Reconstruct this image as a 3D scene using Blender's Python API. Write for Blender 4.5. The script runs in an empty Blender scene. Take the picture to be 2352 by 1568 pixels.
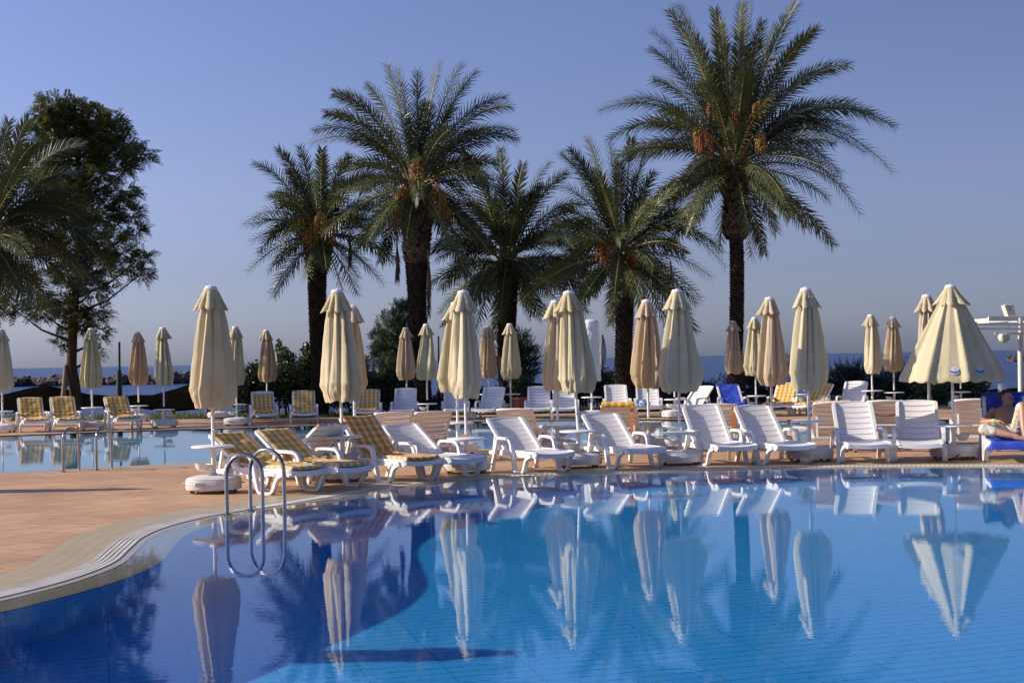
import bpy, math, random
from mathutils import Vector, Matrix, noise
from mathutils.geometry import tessellate_polygon
R = math.radians
sc = bpy.context.scene
COL = sc.collection

# ------------------------------------------------------------------ camera
EYE, FPX, PITCH, ROLL = 1.6, 50.0 / 36.0 * 2352.0, R(0.712), R(-1.045)
CAM_ROT = (Matrix.Rotation(math.pi / 2 + PITCH, 3, 'X') @ Matrix.Rotation(ROLL, 3, 'Z'))
cam_data = bpy.data.cameras.new('camera')
cam_data.lens, cam_data.sensor_width, cam_data.sensor_fit = 50.0, 36.0, 'HORIZONTAL'
cam_data.clip_start, cam_data.clip_end = 0.1, 60000.0
cam = bpy.data.objects.new('camera', cam_data)
cam.matrix_world = Matrix.Translation((0, 0, EYE)) @ CAM_ROT.to_4x4()
COL.objects.link(cam)
sc.camera = cam

# ------------------------------------------------------------------ light
SUN_EL = R(27.5)
SUN_DIR = Vector((-1.0, 0.0, 0)).normalized() * math.cos(SUN_EL) + Vector((0, 0, math.sin(SUN_EL)))
world = bpy.data.worlds.new('World')
sc.world = world
world.use_nodes = True
wn = world.node_tree
bg = wn.nodes['Background']
sky = wn.nodes.new('ShaderNodeTexSky')
sky.sky_type = 'NISHITA'
sky.sun_disc = False
sky.sun_elevation = SUN_EL
sky.sun_rotation = R(-90)
sky.altitude = 0
sky.air_density, sky.dust_density, sky.ozone_density = 1.0, 1.0, 4.0
# sea air over the Nishita sky: a little more violet low down, where it would come out yellow
tcw = wn.nodes.new('ShaderNodeTexCoord'); sepw = wn.nodes.new('ShaderNodeSeparateXYZ'); wn.links.new(tcw.outputs['Generated'], sepw.inputs[0])
rmp = wn.nodes.new('ShaderNodeValToRGB'); wn.links.new(sepw.outputs['Z'], rmp.inputs[0])
e_ = rmp.color_ramp.elements
e_[0].position, e_[0].color = 0.0, (0.93, 1.00, 1.55, 1)
e_[1].position, e_[1].color = 0.6, (1.04, 0.98, 1.34, 1)
k_ = e_.new(0.25); k_.color = (1.20, 0.99, 1.22, 1)
k_ = e_.new(0.12); k_.color = (1.14, 0.95, 1.19, 1)
k_ = e_.new(0.06); k_.color = (0.95, 0.86, 1.20, 1)
mulw = wn.nodes.new('ShaderNodeMix'); mulw.data_type = 'RGBA'; mulw.blend_type = 'MULTIPLY'; mulw.inputs[0].default_value = 1.0
wn.links.new(sky.outputs['Color'], mulw.inputs[6]); wn.links.new(rmp.outputs[0], mulw.inputs[7])
lat = wn.nodes.new('ShaderNodeMapRange'); wn.links.new(sepw.outputs['X'], lat.inputs[0])
lat.inputs[1].default_value, lat.inputs[2].default_value, lat.inputs[3].default_value, lat.inputs[4].default_value = -0.38, 0.38, 1.08, 0.74
mull = wn.nodes.new('ShaderNodeVectorMath'); mull.operation = 'SCALE'
wn.links.new(mulw.outputs[2], mull.inputs[0]); wn.links.new(lat.outputs[0], mull.inputs['Scale'])
wn.links.new(mull.outputs[0], bg.inputs['Color'])
bg.inputs['Strength'].default_value = 0.09
sun_data = bpy.data.lights.new('sun', 'SUN')
sun_data.energy, sun_data.angle, sun_data.color = 5.0, R(0.53), (1.0, 0.89, 0.77)
sun = bpy.data.objects.new('sun', sun_data)
sun.rotation_euler = (-SUN_DIR).to_track_quat('-Z', 'Y').to_euler()
sun.location = SUN_DIR * 60
COL.objects.link(sun)
sun_data.cycles.is_caustics_light = True
sc.view_settings.view_transform = 'Standard'
sc.view_settings.look = 'None'
sc.view_settings.exposure = 0.35
sc.view_settings.gamma = 1.0
sc.cycles.use_denoising = True
sc.cycles.max_bounces = 10
sc.cycles.transparent_max_bounces = 16
sc.cycles.caustics_reflective = False
sc.cycles.caustics_refractive = True
sc.cycles.blur_glossy = 0.5

# ------------------------------------------------------------------ picture <-> place
def ray(px, py):
    return CAM_ROT @ Vector(((px - 1176.0) / FPX, (784.0 - py) / FPX, -1.0))
def at(px, py, z=0.0):
    d = ray(px, py)
    t = (z - EYE) / d.z
    return Vector((d.x * t, d.y * t, z))
def deep(px, py, y):
    d = ray(px, py)
    t = y / d.y
    return Vector((d.x * t, y, EYE + d.z * t))

# ------------------------------------------------------------------ materials
def new_mat(name):
    m = bpy.data.materials.new(name)
    m.use_nodes = True
    return m, m.node_tree, m.node_tree.nodes['Principled BSDF']
def N(nt, kind, **kw):
    n = nt.nodes.new(kind)
    for k, v in kw.items():
        if k in n.inputs.keys():
            n.inputs[k].default_value = v
        else:
            setattr(n, k, v)
    return n
def ramp(nt, fac, stops):
    n = nt.nodes.new('ShaderNodeValToRGB')
    e = n.color_ramp.elements
    e[0].position, e[0].color = stops[0][0], (*stops[0][1], 1)
    e[1].position, e[1].color = stops[-1][0], (*stops[-1][1], 1)
    for p, c in stops[1:-1]:
        k = e.new(p)
        k.color = (*c, 1)
    nt.links.new(fac, n.inputs[0])
    return n.outputs[0]
def coords(nt, kind='Object', scale=(1, 1, 1), rot=(0, 0, 0)):
    if kind == 'World':
        src = nt.nodes.new('ShaderNodeNewGeometry').outputs['Position']
    else:
        src = nt.nodes.new('ShaderNodeTexCoord').outputs[kind]
    mp = nt.nodes.new('ShaderNodeMapping')
    mp.inputs['Scale'].default_value = scale
    mp.inputs['Rotation'].default_value = rot
    nt.links.new(src, mp.inputs['Vector'])
    return mp.outputs['Vector']
def tex_noise(nt, vec, scale=5.0, detail=4.0, rough=0.55):
    n = nt.nodes.new('ShaderNodeTexNoise')
    n.inputs['Scale'].default_value, n.inputs['Detail'].default_value, n.inputs['Roughness'].default_value = scale, detail, rough
    nt.links.new(vec, n.inputs['Vector'])
    return n.outputs['Fac']
def bump(nt, h, bsdf, strength=0.3, dist=0.01):
    b = nt.nodes.new('ShaderNodeBump')
    b.inputs['Strength'].default_value, b.inputs['Distance'].default_value = strength, dist
    nt.links.new(h, b.inputs['Height'])
    nt.links.new(b.outputs['Normal'], bsdf.inputs['Normal'])
def noisy(name, c1, c2, rough=0.5, scale=4.0, coord='Object', cscale=(1, 1, 1), bmp=0.0, bdist=0.01, bscale=None, metal=0.0, transl=0.0, tcol=None, detail=4.0, spec=0.5, lo=0.35, hi=0.65, vary=0.0):
    m, nt, b = new_mat(name)
    v = coords(nt, coord, cscale)
    f = tex_noise(nt, v, scale, detail)
    col = ramp(nt, f, [(lo, c1), (hi, c2)])
    if vary:
        oi = nt.nodes.new('ShaderNodeObjectInfo')
        mr = N(nt, 'ShaderNodeMapRange'); nt.links.new(oi.outputs['Random'], mr.inputs[0]); mr.inputs[3].default_value, mr.inputs[4].default_value = 1 - vary, 1.0
        hs = nt.nodes.new('ShaderNodeHueSaturation'); nt.links.new(mr.outputs[0], hs.inputs['Value']); nt.links.new(col, hs.inputs['Color'])
        mr2 = N(nt, 'ShaderNodeMapRange'); nt.links.new(oi.outputs['Random'], mr2.inputs[0]); mr2.inputs[3].default_value, mr2.inputs[4].default_value = 1 + vary * 1.5, 0.9
        nt.links.new(mr2.outputs[0], hs.inputs['Saturation'])
        col = hs.outputs[0]
    nt.links.new(col, b.inputs['Base Color'])
    b.inputs['Roughness'].default_value = rough
    b.inputs['Metallic'].default_value = metal
    b.inputs['Specular IOR Level'].default_value = spec
    if bmp:
        bump(nt, tex_noise(nt, v, bscale or scale * 3, 3.0), b, bmp, bdist)
    if transl:
        t = nt.nodes.new('ShaderNodeBsdfTranslucent')
        if tcol:
            t.inputs['Color'].default_value = (*tcol, 1)
        else:
            nt.links.new(col, t.inputs['Color'])
        mx = nt.nodes.new('ShaderNodeMixShader')
        mx.inputs[0].default_value = transl
        nt.links.new(b.outputs[0], mx.inputs[1])
        nt.links.new(t.outputs[0], mx.inputs[2])
        nt.links.new(mx.outputs[0], nt.nodes['Material Output'].inputs['Surface'])
    return m

M = {}
M['plastic'] = noisy('white_plastic', (0.79, 0.765, 0.725), (0.84, 0.82, 0.79), 0.38, 2.5, bmp=0.05, bscale=40, vary=0.07)
M['base_plastic'] = noisy('base_plastic', (0.66, 0.62, 0.57), (0.78, 0.75, 0.70), 0.5, 3.0, bmp=0.08, bscale=30, vary=0.1)
M['white_paint'] = noisy('white_paint', (0.74, 0.73, 0.70), (0.82, 0.81, 0.79), 0.35, 4.0)
M['bowl_inside'] = noisy('ash', (0.05, 0.045, 0.04), (0.16, 0.14, 0.12), 0.9, 20.0)
M['caster'] = noisy('caster_rubber', (0.10, 0.08, 0.065), (0.20, 0.16, 0.13), 0.6, 8.0)
def canvas_mat(name, c1, c2):
    m = noisy(name, c1, c2, 0.85, 2.2, transl=0.24, spec=0.15, detail=6.0, vary=0.12)
    nt = m.node_tree
    b = nt.nodes['Principled BSDF']
    v = coords(nt, 'Object', (1, 1, 1))
    w = tex_noise(nt, v, 260.0, 2.0)
    w2 = tex_noise(nt, coords(nt, 'Object', (3, 3, 1)), 9.0, 4.0)
    a = N(nt, 'ShaderNodeMath', operation='MULTIPLY_ADD')
    nt.links.new(w2, a.inputs[0]); a.inputs[1].default_value = 3.0
    nt.links.new(w, a.inputs[2])
    bump(nt, a.outputs[0], b, 0.35, 0.006)
    return m
M['canvas'] = canvas_mat('cream_canvas', (0.62, 0.545, 0.345), (0.70, 0.63, 0.425))
M['canvas_worn'] = canvas_mat('beige_canvas', (0.57, 0.455, 0.30), (0.64, 0.525, 0.365))
M['cover'] = canvas_mat('white_cover', (0.78, 0.78, 0.78), (0.84, 0.84, 0.83))
M['steel'] = noisy('polished_steel', (0.28, 0.29, 0.30), (0.38, 0.39, 0.40), 0.14, 3.0, metal=1.0)
M['chain'] = noisy('dull_metal', (0.35, 0.33, 0.30), (0.5, 0.48, 0.45), 0.4, 8.0, metal=0.7)
M['blue_towel'] = noisy('blue_towel', (0.035, 0.065, 0.40), (0.06, 0.11, 0.55), 0.95, 9.0, bmp=0.5, bscale=220, bdist=0.006, spec=0.1)
M['orange_strap'] = noisy('orange_strap', (0.62, 0.20, 0.05), (0.70, 0.27, 0.08), 0.8, 10.0)
M['leaf_palm'] = noisy('palm_leaf', (0.048, 0.066, 0.020), (0.115, 0.125, 0.042), 0.40, 1.3, coord='World', transl=0.12, spec=0.5)
M['leaf_palm_dry'] = noisy('dry_palm_leaf', (0.12, 0.075, 0.045), (0.20, 0.13, 0.08), 0.7, 3.0, transl=0.15)
M['rachis'] = noisy('palm_rachis', (0.20, 0.19, 0.07), (0.30, 0.24, 0.10), 0.5, 3.0)
M['trunk_palm'] = noisy('palm_bark', (0.018, 0.014, 0.011), (0.055, 0.040, 0.029), 0.9, 6.0, bmp=0.7, bscale=25, bdist=0.03, spec=0.1)
M['boots'] = noisy('palm_boots', (0.05, 0.034, 0.022), (0.14, 0.09, 0.055), 0.85, 5.0, bmp=0.5, bscale=20, bdist=0.02)
M['date_stalk'] = noisy('date_stalk', (0.42, 0.14, 0.03), (0.55, 0.22, 0.05), 0.6, 8.0)
M['date_fruit'] = noisy('date_fruit', (0.22, 0.17, 0.03), (0.36, 0.24, 0.05), 0.5, 9.0)
M['date_ripe'] = noisy('ripe_date_fruit', (0.16, 0.045, 0.02), (0.30, 0.09, 0.03), 0.5, 9.0)
M['leaf_tree'] = noisy('fern_leaf', (0.045, 0.072, 0.018), (0.135, 0.140, 0.035), 0.5, 0.9, coord='World', transl=0.25)
M['bark'] = noisy('tree_bark', (0.025, 0.020, 0.016), (0.06, 0.048, 0.036), 0.9, 5.0, cscale=(1, 1, 0.3), bmp=0.7, bscale=18, bdist=0.03, spec=0.1)
M['leaf_hedge'] = noisy('hedge_leaf', (0.02, 0.038, 0.013), (0.065, 0.10, 0.028), 0.4, 1.8, coord='World', transl=0.2)
M['leaf_conifer'] = noisy('conifer_leaf', (0.035, 0.06, 0.028), (0.075, 0.105, 0.05), 0.5, 1.5, coord='World', transl=0.15)
M['leaf_juniper'] = noisy('juniper_leaf', (0.014, 0.032, 0.020), (0.035, 0.06, 0.034), 0.5, 1.5, coord='World', transl=0.1)
M['blossom'] = noisy('pink_blossom', (0.50, 0.16, 0.15), (0.60, 0.28, 0.20), 0.7, 6.0, transl=0.2)
M['grass'] = noisy('grass_blades', (0.055, 0.10, 0.02), (0.10, 0.15, 0.03), 0.6, 1.0, coord='World', transl=0.2)
M['soil'] = noisy('lawn_soil', (0.05, 0.07, 0.025), (0.09, 0.10, 0.04), 0.95, 2.0, coord='World')
M['sand'] = noisy('beach_sand', (0.38, 0.31, 0.22), (0.48, 0.40, 0.30), 0.95, 1.0, coord='World')
M['rock'] = noisy('sea_rock', (0.035, 0.028, 0.023), (0.12, 0.095, 0.072), 0.9, 0.35, coord='World', bmp=1.0, bscale=1.2, bdist=0.6)
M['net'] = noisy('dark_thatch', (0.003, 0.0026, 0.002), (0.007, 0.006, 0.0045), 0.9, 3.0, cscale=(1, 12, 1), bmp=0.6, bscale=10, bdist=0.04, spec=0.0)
M['dark_paint'] = noisy('dark_green_paint', (0.012, 0.020, 0.017), (0.02, 0.03, 0.025), 0.5, 3.0)
M['wood'] = noisy('weathered_wood', (0.10, 0.075, 0.05), (0.18, 0.14, 0.09), 0.8, 3.0, cscale=(1, 1, 0.2))
M['cream_steel'] = noisy('cream_painted_steel', (0.62, 0.57, 0.46), (0.70, 0.65, 0.53), 0.5, 2.0)
M['terracotta'] = noisy('terracotta', (0.40, 0.13, 0.06), (0.50, 0.18, 0.09), 0.75, 4.0, bmp=0.1)
M['flag_cloth'] = noisy('flag_cloth', (0.74, 0.74, 0.74), (0.8, 0.8, 0.8), 0.9, 3.0, transl=0.3)
M['flag_blue'] = noisy('flag_blue_print', (0.05, 0.13, 0.45), (0.07, 0.16, 0.5), 0.9, 3.0)
M['emblem_blue'] = noisy('emblem_blue', (0.02, 0.09, 0.42), (0.03, 0.11, 0.46), 0.8, 3.0)
M['emblem_pale'] = noisy('emblem_pale', (0.50, 0.56, 0.62), (0.55, 0.60, 0.65), 0.8, 3.0)
M['emblem_orange'] = noisy('emblem_orange', (0.70, 0.20, 0.07), (0.74, 0.24, 0.09), 0.8, 3.0)
M['emblem_teal'] = noisy('emblem_teal', (0.22, 0.50, 0.46), (0.25, 0.54, 0.50), 0.8, 3.0)
M['emblem_yellow'] = noisy('emblem_yellow', (0.72, 0.55, 0.22), (0.75, 0.58, 0.25), 0.8, 3.0)
M['skin'] = noisy('skin', (0.36, 0.19, 0.115), (0.45, 0.25, 0.155), 0.5, 6.0)
M['hair'] = noisy('dark_hair', (0.012, 0.010, 0.009), (0.03, 0.024, 0.02), 0.6, 30.0)
M['khaki'] = noisy('khaki_cloth', (0.50, 0.44, 0.34), (0.60, 0.54, 0.43), 0.9, 8.0, bmp=0.5, bscale=14, bdist=0.02)
M['black_rubber'] = noisy('black_rubber', (0.012, 0.012, 0.013), (0.03, 0.03, 0.03), 0.5, 10.0)
M['wristband'] = noisy('green_wristband', (0.25, 0.70, 0.05), (0.3, 0.75, 0.08), 0.5, 5.0)
M['buoy'] = noisy('green_buoy', (0.02, 0.28, 0.10), (0.03, 0.34, 0.13), 0.4, 5.0)
M['print_towel'] = None

def plaid(name, gold, pale, white):
    m, nt, b = new_mat(name)
    uv = nt.nodes.new('ShaderNodeTexCoord').outputs['UV']
    wv = tex_noise(nt, uv, 14.0, 2.0)
    add = N(nt, 'ShaderNodeVectorMath', operation='MULTIPLY_ADD')
    comb = nt.nodes.new('ShaderNodeCombineXYZ')
    nt.links.new(wv, comb.inputs[0]); nt.links.new(wv, comb.inputs[1])
    nt.links.new(comb.outputs[0], add.inputs[0]); add.inputs[1].default_value = (0.008, 0.008, 0)
    nt.links.new(uv, add.inputs[2])
    sep = nt.nodes.new('ShaderNodeSeparateXYZ')
    nt.links.new(add.outputs[0], sep.inputs[0])
    def stripe(sock, period, off):
        a = N(nt, 'ShaderNodeMath', operation='MULTIPLY_ADD'); nt.links.new(sock, a.inputs[0])
        a.inputs[1].default_value = 1.0 / period; a.inputs[2].default_value = off
        f = N(nt, 'ShaderNodeMath', operation='FRACT'); nt.links.new(a.outputs[0], f.inputs[0])
        p = N(nt, 'ShaderNodeMath', operation='PINGPONG'); nt.links.new(f.outputs[0], p.inputs[0]); p.inputs[1].default_value = 0.5
        g = N(nt, 'ShaderNodeMapRange'); nt.links.new(p.outputs[0], g.inputs[0])
        g.inputs[1].default_value, g.inputs[2].default_value = 0.20, 0.24
        return g.outputs[0]
    su, sv = stripe(sep.outputs[0], 0.118, 0.25), stripe(sep.outputs[1], 0.118, 0.1)
    m1 = N(nt, 'ShaderNodeMix', data_type='RGBA'); nt.links.new(sv, m1.inputs[0])
    m1.inputs[6].default_value, m1.inputs[7].default_value = (*white, 1), (*pale, 1)
    m2 = N(nt, 'ShaderNodeMix', data_type='RGBA'); nt.links.new(sv, m2.inputs[0])
    m2.inputs[6].default_value = (*[g * 0.94 + w * 0.08 for g, w in zip(gold, white)], 1)
    m2.inputs[7].default_value = (*[g * 0.86 for g in gold], 1)
    m3 = N(nt, 'ShaderNodeMix', data_type='RGBA'); nt.links.new(su, m3.inputs[0])
    nt.links.new(m1.outputs[2], m3.inputs[6]); nt.links.new(m2.outputs[2], m3.inputs[7])
    nt.links.new(m3.outputs[2], b.inputs['Base Color'])
    b.inputs['Roughness'].default_value = 0.85
    b.inputs['Specular IOR Level'].default_value = 0.15
    bump(nt, tex_noise(nt, uv, 9.0, 4.0), b, 0.35, 0.02)
    return m
M['plaid'] = plaid('yellow_plaid', (0.70, 0.345, 0.016), (0.68, 0.50, 0.20), (0.62, 0.60, 0.53))
M['plaid_orange'] = plaid('orange_plaid', (0.68, 0.26, 0.018), (0.68, 0.43, 0.17), (0.62, 0.59, 0.52))

def deck_mat():
    m, nt, b = new_mat('deck_tiles')
    v = coords(nt, 'World', (1, 1, 1), (0, 0, R(-62)))
    br = nt.nodes.new('ShaderNodeTexBrick')
    br.offset = 0.5
    nt.links.new(v, br.inputs['Vector'])
    br.inputs['Scale'].default_value = 1.0
    br.inputs['Brick Width'].default_value, br.inputs['Row Height'].default_value = 0.44, 0.44
    br.inputs['Mortar Size'].default_value = 0.011
    br.inputs['Mortar Smooth'].default_value = 0.2
    br.inputs['Bias'].default_value = -0.1
    br.inputs['Color1'].default_value = (0.565, 0.365, 0.185, 1)
    br.inputs['Color2'].default_value = (0.49, 0.295, 0.145, 1)
    br.inputs['Mortar'].default_value = (0.27, 0.18, 0.10, 1)
    v2 = coords(nt, 'World', (1.3, 4.5, 1))
    st = tex_noise(nt, v2, 1.6, 5.0)
    sal = ramp(nt, st, [(0.47, (0, 0, 0)), (0.62, (1, 1, 1))])
    mx = N(nt, 'ShaderNodeMix', data_type='RGBA')
    mm = N(nt, 'ShaderNodeMath', operation='MULTIPLY'); nt.links.new(sal, mm.inputs[0]); mm.inputs[1].default_value = 0.65
    nt.links.new(mm.outputs[0], mx.inputs[0])
    nt.links.new(br.outputs['Color'], mx.inputs[6]); mx.inputs[7].default_value = (0.54, 0.25, 0.14, 1)
    st2 = tex_noise(nt, coords(nt, 'World', (1, 1, 1)), 0.8, 6.0)
    mx2 = N(nt, 'ShaderNodeMix', data_type='RGBA', blend_type='MULTIPLY'); mx2.inputs[0].default_value = 1.0
    nt.links.new(mx.outputs[2], mx2.inputs[6])
    nt.links.new(ramp(nt, st2, [(0.3, (0.74, 0.74, 0.74)), (0.7, (1.06, 1.06, 1.06))]), mx2.inputs[7])
    nt.links.new(mx2.outputs[2], b.inputs['Base Color'])
    b.inputs['Roughness'].default_value = 0.6
    bump(nt, br.outputs['Fac'], b, -0.4, 0.004)
    return m
M['deck'] = deck_mat()

def tile_mat(name, c1, c2, line, bw, bh, rot, kind='World', mortar=0.0035, rough=0.25, offset=0.0):
    m, nt, b = new_mat(name)
    v = coords(nt, kind, (1, 1, 1), rot)
    br = nt.nodes.new('ShaderNodeTexBrick')
    br.offset = offset
    nt.links.new(v, br.inputs['Vector'])
    br.inputs['Scale'].default_value = 1.0
    br.inputs['Brick Width'].default_value, br.inputs['Row Height'].default_value = bw, bh
    br.inputs['Mortar Size'].default_value = mortar
    br.inputs['Mortar Smooth'].default_value = 0.1
    br.inputs['Color1'].default_value, br.inputs['Color2'].default_value = (*c1, 1), (*c2, 1)
    br.inputs['Mortar'].default_value = (*line, 1)
    nt.links.new(br.outputs['Color'], b.inputs['Base Color'])
    b.inputs['Roughness'].default_value = rough
    return m
def grid_mat(name, c1, c2, line, sx, sy, wx, wy, rot):
    m, nt, b = new_mat(name)
    v = coords(nt, 'World', (1, 1, 1), rot)
    sp = nt.nodes.new('ShaderNodeSeparateXYZ'); nt.links.new(v, sp.inputs[0])
    facs = []
    for o, s_, w in ((sp.outputs[0], sx, wx), (sp.outputs[1], sy, wy)):
        a = N(nt, 'ShaderNodeMath', operation='PINGPONG'); nt.links.new(o, a.inputs[0]); a.inputs[1].default_value = s_ / 2
        g = N(nt, 'ShaderNodeMath', operation='LESS_THAN'); nt.links.new(a.outputs[0], g.inputs[0]); g.inputs[1].default_value = w / 2
        facs.append(g.outputs[0])
    mxx = N(nt, 'ShaderNodeMath', operation='MAXIMUM'); nt.links.new(facs[0], mxx.inputs[0]); nt.links.new(facs[1], mxx.inputs[1])
    col = ramp(nt, tex_noise(nt, v, 1.2, 4.0), [(0.3, c1), (0.7, c2)])
    mx = N(nt, 'ShaderNodeMix', data_type='RGBA'); nt.links.new(mxx.outputs[0], mx.inputs[0])
    nt.links.new(col, mx.inputs[6]); mx.inputs[7].default_value = (*line, 1)
    nt.links.new(mx.outputs[2], b.inputs['Base Color'])
    b.inputs['Roughness'].default_value = 0.3
    return m
M['pool_floor'] = grid_mat('pool_floor_tiles', (0.045, 0.45, 0.98), (0.053, 0.47, 0.98), (0.028, 0.21, 0.46), 0.50, 0.125, 0.006, 0.012, (0, 0, R(-16)))
M['pool_wall'] = tile_mat('pool_wall_tiles', (0.09, 0.50, 0.86), (0.11, 0.53, 0.88), (0.035, 0.2, 0.38), 0.30, 0.30, (0, 0, 0), kind='UV', offset=0.0)
M['back_floor'] = tile_mat('back_pool_floor_tiles', (0.10, 0.42, 0.60), (0.12, 0.44, 0.62), (0.05, 0.22, 0.34), 0.25, 0.125, (0, 0, R(-5)))
M['back_wall'] = tile_mat('back_pool_wall_tiles', (0.05, 0.28, 0.36), (0.06, 0.30, 0.38), (0.03, 0.14, 0.2), 0.30, 0.30, (0, 0, 0), kind='UV', offset=0.0)
M['lip'] = noisy('dark_lip_tiles', (0.015, 0.02, 0.05), (0.03, 0.035, 0.07), 0.3, 6.0)
M['coping'] = tile_mat('coping_tiles', (0.40, 0.315, 0.185), (0.44, 0.35, 0.21), (0.22, 0.17, 0.10), 0.245, 0.122, (0, 0, 0), kind='UV', mortar=0.003, rough=0.45)
M['inner_coping'] = tile_mat('inner_coping_tiles', (0.44, 0.37, 0.26), (0.48, 0.40, 0.285), (0.26, 0.2, 0.13), 0.245, 0.122, (0, 0, 0), kind='UV', mortar=0.003, rough=0.3)
M['grate'] = noisy('white_grate', (0.55, 0.52, 0.45), (0.66, 0.63, 0.56), 0.5, 3.0)
M['channel'] = noisy('gutter_channel', (0.10, 0.09, 0.075), (0.16, 0.14, 0.12), 0.7, 3.0)

def water_mat(name, tint, s1, s2):
    m = bpy.data.materials.new(name)
    m.use_nodes = True
    nt = m.node_tree
    nt.nodes.remove(nt.nodes['Principled BSDF'])
    g = nt.nodes.new('ShaderNodeBsdfGlass')
    g.inputs['Color'].default_value = (*tint, 1)
    g.inputs['Roughness'].default_value = 0.0
    g.inputs['IOR'].default_value = 1.37
    v = coords(nt, 'World', (1.0, 1.0, 1))
    n1 = tex_noise(nt, v, 2.2, 2.0)
    n2 = tex_noise(nt, coords(nt, 'World', (0.8, 1.0, 1)), 17.0, 2.0)
    a = N(nt, 'ShaderNodeMath', operation='MULTIPLY_ADD')
    nt.links.new(n2, a.inputs[0]); a.inputs[1].default_value = s2
    b2 = N(nt, 'ShaderNodeMath', operation='MULTIPLY'); nt.links.new(n1, b2.inputs[0]); b2.inputs[1].default_value = s1
    nt.links.new(b2.outputs[0], a.inputs[2])
    bp = nt.nodes.new('ShaderNodeBump')
    bp.inputs['Strength'].default_value, bp.inputs['Distance'].default_value = 1.0, 1.0
    nt.links.new(a.outputs[0], bp.inputs['Height'])
    nt.links.new(bp.outputs['Normal'], g.inputs['Normal'])
    nt.links.new(g.outputs[0], nt.nodes['Material Output'].inputs['Surface'])
    return m
M['water'] = water_mat('pool_water', (0.92, 0.985, 1.0), 0.00042, 0.00024)
M['water_back'] = water_mat('back_pool_water', (0.93, 0.98, 1.0), 0.0008, 0.0002)

def sea_mat():
    m, nt, b = new_mat('sea_water')
    v = coords(nt, 'World', (1.0, 0.45, 1))
    big = tex_noise(nt, coords(nt, 'World', (0.3, 1.0, 1)), 0.012, 5.0)
    nt.links.new(ramp(nt, big, [(0.35, (0.004, 0.024, 0.095)), (0.65, (0.009, 0.036, 0.125))]), b.inputs['Base Color'])
    b.inputs['Roughness'].default_value = 0.25
    b.inputs['IOR'].default_value = 1.333
    b.inputs['Specular IOR Level'].default_value = 0.07
    n1 = tex_noise(nt, v, 0.5, 6.0, 0.6)
    bump(nt, n1, b, 0.9, 0.9)
    return m
M['sea'] = sea_mat()
M['dirt_white'] = M['plastic']

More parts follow.
